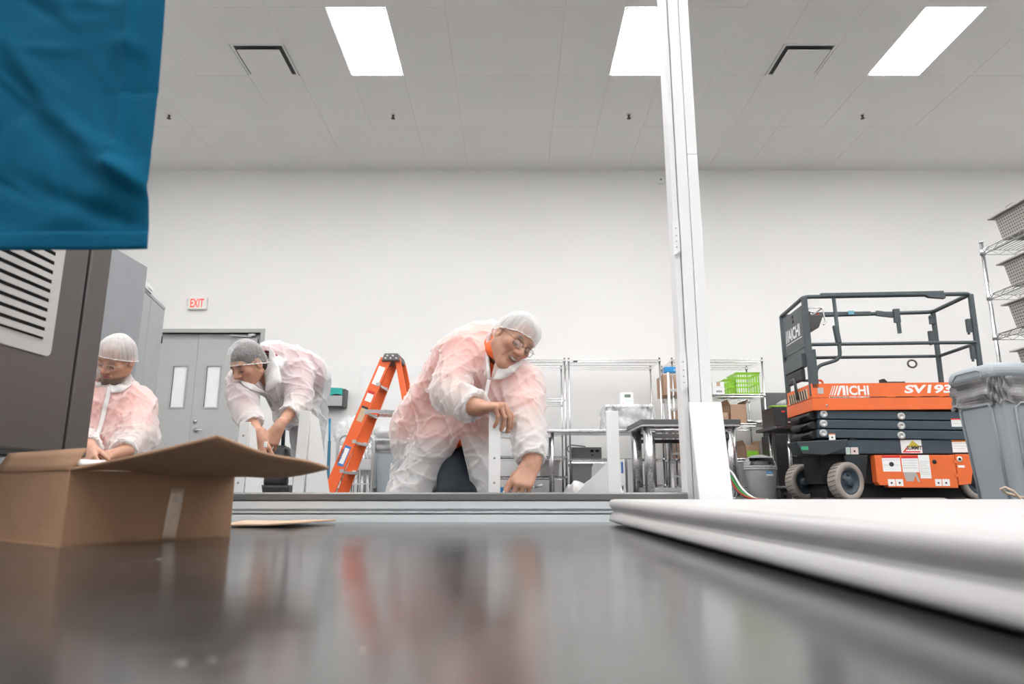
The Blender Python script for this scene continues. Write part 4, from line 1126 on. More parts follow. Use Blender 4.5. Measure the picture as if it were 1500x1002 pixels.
# --- chassis
MB().box(lx(1196), LL - .06, .05, LW - .05, .44, .575).build('chassis', M_navy, lift, bevel=.008)
MB().box(lx(1200), LL - .10, .12, LW - .12, .16, .44).build('underframe_shade', M_dark, lift)  # near-black underframe, its colour stands in for the shadow beneath the chassis
MB().box(.12, LL - .12, .16, LW - .10, .03, .16).build('pothole_guard_shade', M_dark, lift)  # wide dark block painting in the shade under the lift between the wheels
MB().prism([(lx(1160), .555), (lx(1232), .575), (lx(1227), .485), (lx(1200), .425), (lx(1168), .435)], (0, .30, 0), (0, -.03, 0)).build('step_tray', M_navd, lift, bevel=.008)
MB().box(lx(1166), lx(1176), -.0325, -.0305, .475, .51).build('tray_sticker', mat('green_sticker', (.05, .35, .18), .5), lift)
def wheel(x, y, ang, r=.182, w=.12):
    a = Vector((math.sin(ang), -math.cos(ang), 0)); c = Vector((x, y, r))
    m = MB()
    m.lathe([(r * .70, -w / 2), (r * .93, -w / 2), (r, -w / 2 + .014), (r, w / 2 - .014), (r * .93, w / 2), (r * .70, w / 2), (r * .67, w / 2 - .02), (r * .67, -w / 2 + .02), (r * .70, -w / 2)], c, 40, axis=a)
    wo = m.build('wheel', M_rub, lift)
    h = MB(); h.lathe([(r * .68, -w / 2 + .03), (r * .68, w / 2 - .012), (r * .58, w / 2 - .014), (r * .54, w / 2 - .035), (.045, w / 2 - .03), (.045, w / 2 - .004), (.03, w / 2 + .004), (0, w / 2 + .004)], c, 32, axis=a)
    h.build('hub', M_navy, wo)
    n = MB()
    for i in range(5):
        t = 2 * math.pi * i / 5 + .3; s, u_, d = basis(a)
        n.lathe([(.009, w / 2 - .04), (.009, w / 2 - .016), (0, w / 2 - .016)], c + s * (.062 * math.cos(t)) + u_ * (.062 * math.sin(t)), 6, axis=a)
    tag(n.build('lug_nut', M_navd, wo), kind='stuff')
    tr = MB(); s, u_, d = basis(a)
    for i in range(26):
        t = 2 * math.pi * i / 26
        for sg in (-1, 1):
            t2 = t + sg * .06
            rr0 = s * math.cos(t) + u_ * math.sin(t); rr1 = s * math.cos(t2) + u_ * math.sin(t2)
            p = c + rr0 * (r + .0005); q = c + rr1 * (r + .0005) + a * (sg * (w / 2 - .016))
            tr.slab(p, q, .006, .003, up=rr0)
    tag(tr.build('tread_groove', mat('tread_shadow', (.10, .085, .075), .9), wo), kind='stuff')
wheel(lx(1241, .2), .07, math.radians(26)); wheel(lx(1200, .2) + .06, LW - .10, math.radians(26))
wheel(LL - .085, .18, 0); wheel(LL - .085, LW - .18, 0)
MB().hexa([Vector(q) for q in ((.33, .12, .16), (.47, .12, .16), (.47, .24, .16), (.33, .24, .16), (.27, .06, .43), (.50, .06, .43), (.50, .26, .43), (.27, .26, .43))]).build('wheel_fork', M_navd, lift, bevel=.01)
MB().bar((.40, .14, .172), (.20, LW - .14, .172), .04, 12).build('axle', M_navd, lift)
MB().bar((.22, .20, .20), (.32, .20, .20), .055, 14).build('drive_motor', mat('grey_motor', (.30, .30, .30), .4, .5), lift)
# --- lower orange side boxes (near and far side)
x0, x1, xs, x2 = lx(1279, .3), lx(1392, .3), lx(1390, .3), lx(1409, .3)
for yy, dy in ((.0, .10), (LW - .10, .10)):
    MB().prism([(x0, lz(667)), (xs - .003, lz(667)), (xs - .003, lz(715)), (x0 + .10, lz(714)), (x0 + .10, lz(711)), (x0 + .02, lz(711)), (x0, lz(706))], (0, dy, 0), (0, yy, 0)).build('side_box', M_orange, lift, bevel=.004)
    MB().prism([(xs + .003, lz(666)), (x2 + .02, lz(666)), (x2 + .02, lz(690)), (x2 - .01, lz(709)), (xs + .003, lz(711))], (0, dy, 0), (0, yy, 0)).build('side_box', M_orange, lift, bevel=.004)
for v in (676, 696): MB().box(xs - .02, xs + .004, -.008, .0, lz(v + 3), lz(v - 2)).build('hinge', M_orange, lift)
# --- scissor stack
zt, zb_ = lz(602), .575; n = 3; hh = (zt - zb_) / n
for side, yy in ((0, .03), (1, LW - .09)):
    for i in range(n):
        z0 = zb_ + i * hh; sl = -.028
        xa, xb = .055 if i else .04, LL - .08
        m = MB().hexa([Vector(q) for q in ((xa, yy, z0 + .006 - sl * .5), (xb, yy, z0 + .006 + sl * .5), (xb, yy + .06, z0 + .006 + sl * .5), (xa, yy + .06, z0 + .006 - sl * .5), (xa, yy, z0 + hh - .004 - sl * .5), (xb, yy, z0 + hh - .004 + sl * .5), (xb, yy + .06, z0 + hh - .004 + sl * .5), (xa, yy + .06, z0 + hh - .004 - sl * .5))])
        arm = m.build('scissor_arm', M_navy if side == 0 else M_navd, lift, bevel=.006)
        if side == 0:
            for uu in (1206, 1314):
                pass
                zz = z0 + hh * (.56 if uu == 1206 else .40) + .012 * (uu == 1206)
                if zz > zt + .01: continue
                s = .9 if uu == 1206 else 1
                MB().lathe([(.036, -.004), (.036, .012), (.031, .016), (.012, .016), (.010, .012), (0, .012)], (lx(uu, .7) + .01 * i, yy, zz), 20, axis=(0, -1, 0)).build('pivot_pin', M_slv, arm)
for i in range(n):
    z0 = zb_ + (i + .5) * hh
    MB().bar((.03, .10, z0 + .01), (.03, LW - .1, z0 + .01), .038, 14).build('cross_tube', M_black, lift)
    MB().tube(fillet([(.03, .16, z0 + .03), (-.06, .20, z0), (-.02, .34, z0 - .03), (.03, .40, z0 + .02)], .05), .016, 8).build('hydraulic_hose', M_black, lift)
MB().box(.06, LL - .1, .14, LW - .14, zb_, zt - .004).build('scissor_core', M_dark, lift)
MB().box(lx(1245, .6), lx(1255, .6), .045, .10, .575, .60).build('lift_stop', M_black, lift)
# --- platform
pz0, pzm, pz1 = lz(601), lz(583), lz(562)
MB().box(0, LL, 0, LW, pz0, pzm - .003).build('platform_base', M_orange, lift, bevel=.003)
MB().box(0, LL, 0, .02, pzm, pz1).build('platform_side', M_orange, lift, bevel=.003)
MB().box(0, LL, LW - .02, LW, pzm, pz1).build('platform_side', M_orange, lift, bevel=.003)
MB().box(0, .02, .021, LW - .021, pzm, pz1).build('platform_end', M_orange, lift, bevel=.003)
MB().box(LL - .02, LL, .021, LW - .021, pzm, pz1).build('platform_end', M_orange, lift, bevel=.003)
MB().box(.01, LL - .01, .01, LW - .01, pzm - .003, pzm + .02).build('deck', M_navd, lift)
for a, b in ((1215, 1242), (1264, 1293), (1306, 1331), (1339, 1365), (1372, 1390)):
    MB().box(lx(a), lx(b), -.0012, .0, pzm + .002, pzm + .007).build('slot', M_dark, lift)
for (u, v, r) in ((1209, 594, .012),): MB().lathe([(r, 0), (r * .8, .006), (0, .006)], (lx(u), 0, lz(v)), 12, axis=(0, -1, 0)).build('bolt', M_slv, lift)
MB().box(lx(1198), lx(1206), -.002, 0, lz(577), lz(568)).build('latch_plate', M_slv, lift)
# lettering on the platform side
M_wp = mat('white_print', (.86, .86, .85), .5)
def stripe(poly, nm='logo_mark', par=lift, m=M_wp): MB().prism(poly, (0, .0012, 0), (0, -.0014, 0)).build(nm, m, par)
zA, zB = lz(579.5), lz(565.5); xa = lx(1214)
for i in range(3):
    w = [.006, .009, .013][i]; o = xa + [0, .018, .04][i]; sl = .038
    stripe([(o, zA), (o + w, zA), (o + w + sl, zB), (o + sl, zB)])
o = xa + .068
stripe([(o, zA), (o + .022, zA), (o + .052, zB - .018), (o + .06, zB - .018), (o + .06, zA), (o + .085, zA), (o + .085, zB), (o + .035, zB)])
text('logo_text', 'ICHI', lx(1269.5) - (o + .095), zB - zA, M_wp, lift, (o + .095, -.0002, zA), bold=.03)
text('maker_line', 'A TOYOTA INDUSTRIES COMPANY', lx(1270) - xa + .01, .018, M_wp, lift, (xa - .01, -.0002, zA - .028), bold=.01)
text('model_number', 'SV193', (lx(1391) - lx(1319)) * .9, zB - zA - .01, M_wp, lift, (lx(1318), -.0002, zA + .012), bold=.04, shear=.25)
# hazard plate on the platform end
hz = MB().box(-.003, 0, .10, LW - .10, pzm + .005, pz1 - .035).build('hazard_plate', mat('hazard_cream', (.70, .52, .36), .5), lift)
for i in range(8):
    y = .12 + i * .066
    MB().prism([(y, pzm + .006), (y + .032, pzm + .006), (y + .062, pz1 - .036), (y + .03, pz1 - .036)], (-.0012, 0, 0), (-.0032, 0, 0), (0, 1, 0), (0, 0, 1)).build('hazard_stripe', M_ink, hz)
# stickers
def sticker(u0, u1, v0, v1, y=-.0012, head=None, m=M_lbl, lines=0, pic=False):
    zc = (lz(v0) + lz(v1)) / 2
    a, b = lx(u0, zc), lx(u1, zc); z0, z1 = lz(v1), lz(v0)
    s = MB().box(a, b, y, y + .0011, z0, z1).build('sticker', m, lift)
    if head: MB().box(a, b, y - .0006, y, z1 - (z1 - z0) * .16, z1).build('sticker_header', head, s)
    for i in range(lines):
        zz = z1 - (z1 - z0) * (.28 + .6 * i / max(lines, 1)); MB().box(a + .008, b - .008 - .02 * (i % 3 == 2), y - .0005, y, zz - .003, zz).build('print_line', mat('grey_print', (.45, .45, .45), .6), s)
    if pic: MB().lathe([(min(b - a, z1 - z0) * .15, 0), (min(b - a, z1 - z0) * .14, .0006), (0, .0006)], ((a + b) / 2, y, z0 + (z1 - z0) * .45), 10, axis=(0, -1, 0)).build('pictogram', M_ink, s)
    return s
sticker(1288, 1313, 667.5, 691, head=M_red, lines=2, pic=True); sticker(1315, 1338, 668, 692, head=M_red, lines=4)
sticker(1339, 1354, 667, 701, lines=8)
MB().prism([(lx(1318, .2), lz(692)), (lx(1336, .2), lz(692)), (lx(1340, .2), lz(706)), (lx(1337, .2), lz(706)), (lx(1334, .2), lz(697)), (lx(1331, .2), lz(705)), (lx(1321, .2), lz(705))], (0, .001, 0), (0, -.0012, 0)).build('torn_sticker', mat('torn_grey', (.45, .43, .41), .6), lift)
for a, b in ((1296, 1306), (1307, 1317), (1361, 1370), (1371, 1381)): sticker(a, b, 702, 712, pic=True)
sticker(1215, 1224, 635, 645, y=.0285, head=mat('orange_print', (.8, .25, .05), .5), pic=True)
sticker(1240, 1246, 655, 665.5, y=.0488, lines=2, m=mat('pale_green_label', (.6, .75, .68), .5)); sticker(1247, 1257.5, 655, 665.5, y=.0488, m=mat('pale_red_label', (.75, .62, .6), .5), pic=True)
sticker(1385, 1403, 614, 626, y=.0285, head=M_red, lines=2); sticker(1388, 1409, 645, 663, y=.0488, head=MATS['orange_print'], lines=3)
sticker(1392, 1401, 682, 685.5)
MB().lathe([(.026, 0), (.024, .002), (0, .002)], (lx(1396, .3), -.0005, lz(673)), 20, axis=(0, -1, 0)).build('port_ring', M_lbl, lift)
MB().lathe([(.014, 0), (.013, .004), (0, .004)], (lx(1396, .3), -.0005, lz(673)), 16, axis=(0, -1, 0)).build('port', M_black, lift)
MB().lathe([(.021, 0), (.02, .001), (0, .001)], (lx(1361, .3), -.0005, lz(677)), 18, axis=(0, -1, 0)).build('key_hole', M_dark, lift)
# SUMMIT sticker
s = sticker(1317, 1346, 644.5, 664, y=.0488)
a, b = lx(1317, .5), lx(1346, .5); z0, z1 = lz(664), lz(644.5); w = b - a; h = z1 - z0
MB().mesh_add([(a + w * .3, .0480, z0 + h * .45), (a + w * .95, .0480, z0 + h * .45), (a + w * .58, .0480, z1 - h * .04)], [(0, 1, 2)]).build('logo_triangle', mat('ochre_print', (.60, .47, .05), .5), s)
MB().mesh_add([(a + w * .05, .0479, z0 + h * .06), (a + w * .9, .0479, z0 + h * .06), (a + w * .9, .0479, z0 + h * .15), (a + w * .20, .0479, z0 + h * .15), (a + w * .36, .0479, z0 + h * .5), (a + w * .3, .0479, z0 + h * .5)], [(0, 1, 2, 3), (0, 3, 4, 5)]).build('logo_base', M_red, s)
text('sticker_text', 'SUMMIT', w * .72, h * .30, M_ink, s, (a + w * .26, .0478, z0 + h * .25), shear=.15, bold=.03)
# --- guard rails
RZ, MZ = 2.0, 1.51; r = .021
def rail(path, nm='guard_rail', rr=r, fil=.08): return MB().tube(fillet(path, fil, 6), rr, 10).build(nm, M_rail, lift)
rail([(.02, LW - .02, RZ - .02), (.02, .02, RZ), (LL + .01, .02, RZ), (LL + .01, LW - .02, RZ), (.02, LW - .02, RZ - .02)], 'top_rail', r, .07)
rail([(.02, LW - .02, MZ), (.02, .02, MZ), (LL + .02, .02, MZ), (LL + .02, LW - .02, MZ), (.05, LW - .02, MZ)], 'mid_rail', .017, .06)
MB().slab((.18, .02, RZ + .012), (lx(1372, 2), .02, RZ + .012), .05, .04).build('rail_sleeve', M_rail, lift, bevel=.006)
MB().prism([(lx(1345, 2), RZ - .005), (lx(1373, 2), RZ - .005), (lx(1373, 2), RZ - .045), (lx(1352, 2), RZ - .03)], (0, .05, 0), (0, -.005, 0)).build('rail_bracket', M_rail, lift)
def post(p, q, w=.05, d=.035):
    return MB().slab(p, q, w, d, up=(0, 1, 0)).build('post', M_rail, lift, bevel=.006)
post((.02, .02, pz1 - .12), (.02, .02, RZ), .055); post((.02, LW - .03, pz1 - .12), (.02, LW - .03, RZ - .02))
post((LL - .0, .03, pz1 - .12), (LL + .01, .03, RZ), .045); post((LL - .0, LW - .03, pz1 - .12), (LL + .01, LW - .03, RZ), .045)
MB().box(.01, .08, .0, .05, pz1 - .05, MZ - .05).build('gate_post', M_rail, lift, bevel=.006)
rail([(lx(1220, 2), .02, RZ - .02), (lx(1227, 1.6), .02, MZ), (lx(1228, 1.5), .02, 1.36), (lx(1196, 1.3), .02, 1.29), (lx(1191, 1.1) + .02, .02, pz1 - .10)], 'gate_loop', .018, .07)
MB().slab((lx(1224, 1.6), .02, 1.70), (lx(1226.5, 1.6), .02, 1.52), .045, .05, up=(0, 1, 0)).build('gate_sleeve', M_rail, lift, bevel=.005)
rail([(.06, LW - .02, 1.26), (.30, LW - .02, 1.26), (.30, LW - .02, 1.0)], 'entry_loop', .015, .06); rail([(-.02, .35, 1.0), (-.03, .35, 1.22), (.0, .60, 1.22)], 'entry_loop', .015, .06)
# folded far guard-rail latch and hanging handle
fy = LW - .02
MB().slab((.2, fy, RZ - .005), (lx(1330, 2) - .1, fy, RZ - .005), .045, .045).build('rail_sleeve', M_rail, lift, bevel=.006)
MB().slab((1.02, fy - .03, RZ - .01), (1.20, fy - .03, RZ - .035), .03, .06).build('rail_latch', M_rail, lift, bevel=.006)
MB().slab((1.23, fy - .04, RZ + .03), (1.23, fy - .04, RZ - .12), .06, .04, up=(0, 1, 0)).slab((1.24, fy - .04, RZ - .10), (1.24, fy - .04, RZ - .24), .032, .03, up=(0, 1, 0)).build('hanging_handle', M_rail, lift)
MB().box(.72, .78, fy - .055, fy - .045, RZ - .022, RZ + .018).build('rail_tape', mat('pale_blue_tape', (.15, .40, .52), .5), lift)
for (px, py, za, zb2) in ((LL - .03, .045, 1.35, 1.48), (LL - .05, LW - .05, 1.65, 1.78), (LL - .02, LW - .05, 1.95, 1.86), (LL - .03, .05, 1.62, 1.75)):
    MB().slab((px, py, za), (px, py, zb2), .05, .04, up=(0, 1, 0)).bar((px - .03, py - .03, za), (px - .035, py - .03, za - .03), .012, 8).build('hinge_pin', M_rail, lift)
# end board with lettering, document box, control box
eb_ = MB().box(.008, .016, .09, LW - .10, 1.40, 1.93).build('end_board', M_navd, lift, bevel=.003)
M_navd2 = mat('rail_board_grey', (.085, .098, .105), .5); eb_.data.materials.clear(); eb_.data.materials.append(M_navd2)
text('board_text', '//AICHI', .44, .13, M_wp, eb_, (.0075, LW - .14, 1.64), ax=(0, -1, 0), bold=.03)
MB().box(.006, .0075, .14, LW - .14, 1.615, 1.623).build('board_rule', M_wp, eb_)
for z in (1.86, 1.81): MB().box(.005, .0078, .34, .38, z, z + .03).build('board_hole', M_dark, eb_)
MB().box(-.03, .02, .10, LW - .12, 1.30, 1.44).build('document_box', M_navd2, lift, bevel=.006)
MB().box(-.025, .015, .14, LW - .16, 1.17, 1.30).build('document_pouch', M_black, lift, bevel=.02)
cbx = MB().hexa([Vector(q) for q in ((.06, .10, 1.66), (.17, .10, 1.70), (.17, .30, 1.70), (.06, .30, 1.66), (.05, .08, 1.83), (.22, .08, 1.83), (.22, .32, 1.83), (.05, .32, 1.83))]).build('control_box', M_dgpl, lift, bevel=.008)
MB().tube(fillet([(.06, .07, 1.83), (.07, .07, 1.90), (.21, .07, 1.90), (.225, .07, 1.74), (.20, .07, 1.72)], .03), .007, 8).tube(fillet([(.06, .33, 1.83), (.07, .33, 1.90), (.21, .33, 1.90), (.225, .33, 1.74)], .03), .007, 8).bar((.21, .07, 1.895), (.21, .33, 1.895), .007, 8).build('control_guard', M_chrome, cbx)
MB().lathe([(.018, 0), (.012, .03), (.018, .06), (0, .065)], (.12, .2, 1.83), 12).build('joystick', M_black, cbx)
MB().lathe([(.016, 0), (.016, .02), (0, .022)], (.18, .13, 1.83), 12).build('stop_button', M_red, cbx)
# deck odds and ends
MB().box(lx(1303, 1.1), lx(1331, 1.1), .16, .34, pz1 - .06, pz1 + .035).hexa([Vector(q) for q in ((lx(1304), .2, pz1 + .03), (lx(1312), .2, pz1 + .03), (lx(1312), .28, pz1 + .03), (lx(1304), .28, pz1 + .03), (lx(1304), .2, pz1 + .07), (lx(1307), .2, pz1 + .07), (lx(1307), .28, pz1 + .07), (lx(1304), .28, pz1 + .07))]).build('foot_pedal', M_black, lift)
MB().tube(fillet([(.055, .12, pz1 - .05), (.055, .12, pz1 + .05), (.16, .12, pz1 + .05), (.16, .12, pz1 - .05)], .03), .012, 8).build('tie_down_loop', M_orange, lift)
MB().tube([Vector((LL - .30, LW - .08, 1.42)) + Vector((.045 * math.cos(t), 0, .04 * math.sin(t))) for t in [i * math.pi / 8 for i in range(16)]], .01, 8, closed=True).build('hose_coil', M_dgpl, lift)

# ================================================================== people
def V3(q): return np.array([q[0], q[1], q[2]], dtype=np.float32)
class Sdf:
    """signed distance field on a grid; smooth unions, surface extracted with surface nets"""
    def __init__(s, lo, hi, res):
        s.lo = V3(lo); s.res = res
        s.n = np.ceil((V3(hi) - s.lo) / res).astype(int) + 1
        s.D = np.full(tuple(s.n), 1.0, dtype=np.float32)
        s.ax = [s.lo[i] + res * np.arange(s.n[i], dtype=np.float32) for i in range(3)]
    def _sl(s, lo, hi):
        a = np.clip(np.floor((V3(lo) - s.lo) / s.res).astype(int), 0, s.n - 1)
        b = np.clip(np.ceil((V3(hi) - s.lo) / s.res).astype(int) + 1, 1, s.n)
        sl = tuple(slice(a[i], max(b[i], a[i] + 1)) for i in range(3))
        return sl, s.ax[0][sl[0]][:, None, None], s.ax[1][sl[1]][None, :, None], s.ax[2][sl[2]][None, None, :]
    def _mix(s, sl, d, k, op):
        D = s.D[sl]
        if op == 'add':
            h = np.maximum(k - np.abs(D - d), 0) / k if k > 0 else 0
            s.D[sl] = np.minimum(D, d) - h * h * (k * .25)
        else:
            d = -d; h = np.maximum(k - np.abs(D - d), 0) / k if k > 0 else 0
            s.D[sl] = np.maximum(D, d) + h * h * (k * .25)
    def cone(s, a, b, r1, r2, k=.02, op='add'):
        a = V3(a); b = V3(b); pad = max(r1, r2) + k + .02
        sl, x, y, z = s._sl(np.minimum(a, b) - pad, np.maximum(a, b) + pad)
        ba = b - a; L = float((ba * ba).sum()) + 1e-9
        t = np.clip(((x - a[0]) * ba[0] + (y - a[1]) * ba[1] + (z - a[2]) * ba[2]) / L, 0, 1)
        d = np.sqrt((x - a[0] - t * ba[0]) ** 2 + (y - a[1] - t * ba[1]) ** 2 + (z - a[2] - t * ba[2]) ** 2) - (r1 + (r2 - r1) * t)
        s._mix(sl, d.astype(np.float32), k, op); return s
    def chain(s, pts, rs, k=.02, op='add'):
        for i in range(len(pts) - 1): s.cone(pts[i], pts[i + 1], rs[i], rs[i + 1], k, op)
        return s
    def ell(s, c, r, A, k=.02, op='add'):
        c = V3(c); m = max(r) + k + .02
        sl, x, y, z = s._sl(c - m, c + m)
        q = []
        for i in range(3):
            e = V3(A[i]); q.append(((x - c[0]) * e[0] + (y - c[1]) * e[1] + (z - c[2]) * e[2]))
        k0 = np.sqrt(sum((q[i] / r[i]) ** 2 for i in range(3))) + 1e-6
        k1 = np.sqrt(sum((q[i] / r[i] ** 2) ** 2 for i in range(3))) + 1e-6
        s._mix(sl, (k0 * (k0 - 1) / k1).astype(np.float32), k, op); return s
    def carve_tri(s, pts, y0, y1):
        """remove a triangular prism (x,z outline, along y)"""
        P2 = [(p[0], p[2]) for p in pts]
        cx = sum(p[0] for p in P2) / 3; cz = sum(p[1] for p in P2) / 3
        sl, x, y, z = s._sl((min(p[0] for p in P2), y0, min(p[1] for p in P2)), (max(p[0] for p in P2), y1, max(p[1] for p in P2)))
        d = None
        for i in range(3):
            a, b = P2[i], P2[(i + 1) % 3]; n = np.array([b[1] - a[1], -(b[0] - a[0])]); n = n / np.linalg.norm(n)
            if (cx - a[0]) * n[0] + (cz - a[1]) * n[1] > 0: n = -n
            e = (x - a[0]) * n[0] + (z - a[1]) * n[1]; d = e if d is None else np.maximum(d, e)
        d = np.maximum(np.maximum(d, y - y1), y0 - y)
        s.D[sl] = np.maximum(s.D[sl], -d.astype(np.float32)); return s
    def cyl_sub(s, a, d, r, L):
        """flat-started cylinder removed from point a along d"""
        a = V3(a); d = V3(Vector(d).normalized()); b = a + d * L
        sl, x, y, z = s._sl(np.minimum(a, b) - r - .02, np.maximum(a, b) + r + .02)
        t = (x - a[0]) * d[0] + (y - a[1]) * d[1] + (z - a[2]) * d[2]
        q = np.sqrt(np.maximum((x - a[0]) ** 2 + (y - a[1]) ** 2 + (z - a[2]) ** 2 - t * t, 0)) - r
        s.D[sl] = np.maximum(s.D[sl], -np.maximum(np.maximum(q, -t), t - L).astype(np.float32)); return s
    def cut_below(s, z0):
        s.D = np.maximum(s.D, (z0 - s.ax[2])[None, None, :].astype(np.float32)); return s
    def hollow(s, th, ztop):
        k = int(np.clip((ztop - s.lo[2]) / s.res, 0, s.n[2]))
        s.D[:, :, :k] = np.maximum(s.D[:, :, :k], -(s.D[:, :, :k] + th)); return s
    def wrinkle(s, fn, band=.03):
        idx = np.nonzero(np.abs(s.D) < band)
        x = s.ax[0][idx[0]]; y = s.ax[1][idx[1]]; z = s.ax[2][idx[2]]
        s.D[idx] += fn(x, y, z).astype(np.float32); return s
    def mesh(s):
        D = s.D; neg = D < 0
        c = neg[:-1, :-1, :-1].astype(np.int8)
        for (i, j, k) in ((1, 0, 0), (0, 1, 0), (0, 0, 1), (1, 1, 0), (1, 0, 1), (0, 1, 1), (1, 1, 1)):
            c = c + neg[i:D.shape[0] - 1 + i, j:D.shape[1] - 1 + j, k:D.shape[2] - 1 + k]
        I = np.argwhere((c > 0) & (c < 8)); n = len(I)
        ids = np.full(c.shape, -1, dtype=np.int64); ids[I[:, 0], I[:, 1], I[:, 2]] = np.arange(n)
        acc = np.zeros((n, 3)); cnt = np.zeros(n)
        cor = [(i, j, k) for i in (0, 1) for j in (0, 1) for k in (0, 1)]
        for a in cor:
            for ax in range(3):
                if a[ax]: continue
                b = list(a); b[ax] = 1
                da = D[I[:, 0] + a[0], I[:, 1] + a[1], I[:, 2] + a[2]]; db = D[I[:, 0] + b[0], I[:, 1] + b[1], I[:, 2] + b[2]]
                m = (da < 0) != (db < 0)
                t = np.where(m, da / np.where(m, da - db, 1), 0)
                p = np.tile(np.array(a, dtype=float), (n, 1)); p[:, ax] += t
                acc += p * m[:, None]; cnt += m
        v = (I + acc / cnt[:, None]) * s.res + s.lo
        quads = []
        for ax in range(3):
            sa = [slice(None)] * 3; sb = [slice(None)] * 3; sa[ax] = slice(0, -1); sb[ax] = slice(1, None)
            A = neg[tuple(sa)]; B = neg[tuple(sb)]
            E = np.argwhere(A != B); o1, o2 = [q for q in range(3) if q != ax]
            E = E[(E[:, o1] > 0) & (E[:, o2] > 0) & (E[:, o1] < D.shape[o1] - 1) & (E[:, o2] < D.shape[o2] - 1)]
            def cell(d1, d2):
                q = E.copy(); q[:, o1] -= d1; q[:, o2] -= d2; return ids[q[:, 0], q[:, 1], q[:, 2]]
            q = np.stack([cell(1, 1), cell(0, 1), cell(0, 0), cell(1, 0)], 1)
            fl = A[E[:, 0], E[:, 1], E[:, 2]]
            if ax == 1: fl = ~fl
            q[~fl] = q[~fl][:, ::-1]; quads.append(q)
        q = np.concatenate(quads); q = q[(q >= 0).all(1)]
        return v, q
def sdf_obj(name, sd, m, parent, color=None, smooth=1):
    v, q = sd.mesh()
    if smooth:                                   # light Laplacian relaxation
        e = np.concatenate([q[:, [0, 1]], q[:, [1, 2]], q[:, [2, 3]], q[:, [3, 0]]])
        for _ in range(smooth):
            acc = np.zeros_like(v); cnt = np.zeros(len(v))
            for ax in range(3): acc[:, ax] = np.bincount(e[:, 0], v[e[:, 1], ax], len(v)) + np.bincount(e[:, 1], v[e[:, 0], ax], len(v))
            cnt = np.bincount(e[:, 0], minlength=len(v)) + np.bincount(e[:, 1], minlength=len(v))
            v = v * .5 + .5 * acc / np.maximum(cnt, 1)[:, None]
    org = np.array(parent.location) if parent else np.zeros(3)
    me = bpy.data.meshes.new(name); me.vertices.add(len(v)); me.vertices.foreach_set('co', (v - org).astype(np.float32).ravel())
    me.loops.add(q.size); me.loops.foreach_set('vertex_index', q.astype(np.int32).ravel())
    me.polygons.add(len(q)); me.polygons.foreach_set('loop_start', np.arange(0, q.size, 4, dtype=np.int32))
    me.polygons.foreach_set('loop_total', np.full(len(q), 4, dtype=np.int32)); me.polygons.foreach_set('use_smooth', np.ones(len(q), dtype=bool))
    me.update(calc_edges=True); me.validate()
    me.materials.append(m)
    if color is not None:
        at = me.color_attributes.new('tone', 'FLOAT_COLOR', 'POINT'); c = color(v); at.data.foreach_set('color', np.concatenate([c, np.ones((len(c), 1))], 1).astype(np.float32).ravel())
    o = bpy.data.objects.new(name, me); COL.objects.link(o)
    if parent: o.parent = parent
    return o

M_skin = bpy.data.materials.new('skin'); M_skin.use_nodes = True
def _skin():
    nt = M_skin.node_tree; b = nt.nodes['Principled BSDF']
    a = nt.nodes.new('ShaderNodeVertexColor'); a.layer_name = 'tone'
    n = nt.nodes.new('ShaderNodeTexNoise'); n.inputs['Scale'].default_value = 90; tc = nt.nodes.new('ShaderNodeTexCoord')
    nt.links.new(tc.outputs['Object'], n.inputs['Vector'])
    mx = nt.nodes.new('ShaderNodeMix'); mx.data_type = 'RGBA'; mx.blend_type = 'OVERLAY'; mx.inputs[0].default_value = .18
    nt.links.new(a.outputs[0], mx.inputs[6]); nt.links.new(n.outputs['Color'], mx.inputs[7]); nt.links.new(mx.outputs[2], b.inputs['Base Color'])
    b.inputs['Roughness'].default_value = .5; b.inputs['Subsurface Weight'].default_value = .08; b.inputs['Subsurface Radius'].default_value = (.012, .005, .003)
    bp = nt.nodes.new('ShaderNodeBump'); bp.inputs['Strength'].default_value = .12; bp.inputs['Distance'].default_value = .003
    nt.links.new(n.outputs['Fac'], bp.inputs['Height']); nt.links.new(bp.outputs[0], b.inputs['Normal'])
_skin()
M_coat = sheer('nonwoven_coat', (.96, .955, .95), .30, bump=.12, bscale=9, thin=.40, vary=.08)
M_net = sheer('hairnet_mesh', (.92, .92, .92), .45, bump=.3, bscale=40, thin=.3, vary=.08)
M_net2 = sheer('hairnet_mesh_open', (.88, .88, .88), .74, bump=.3, bscale=40, thin=.3, vary=.05)
M_coat2 = sheer('nonwoven_coat_double', (.90, .89, .885), .06, bump=.25, bscale=16, thin=.3)
M_oshirt = mat('orange_knit', (.80, .13, .02), .8, bump=.1, bscale=120)
M_mshirt = mat('maroon_knit', (.34, .035, .06), .8, bump=.1, bscale=120)
M_jean = mat('dark_denim', (.008, .016, .025), .8, bump=.25, bscale=60, var=.15, vscale=12)
M_trou = mat('pale_grey_trousers', (.46, .47, .49), .8, bump=.15, bscale=40)
M_gls = mat('dark_glasses_frame', (.03, .028, .03), .35)
M_lens = sheer('spectacle_lens', (.8, .85, .88), .9, bump=0, gloss=1.2, rough=.05)
M_gold = mat('gold', (.85, .58, .22), .25, 1.0)
SKIN = np.array([.52, .275, .185])

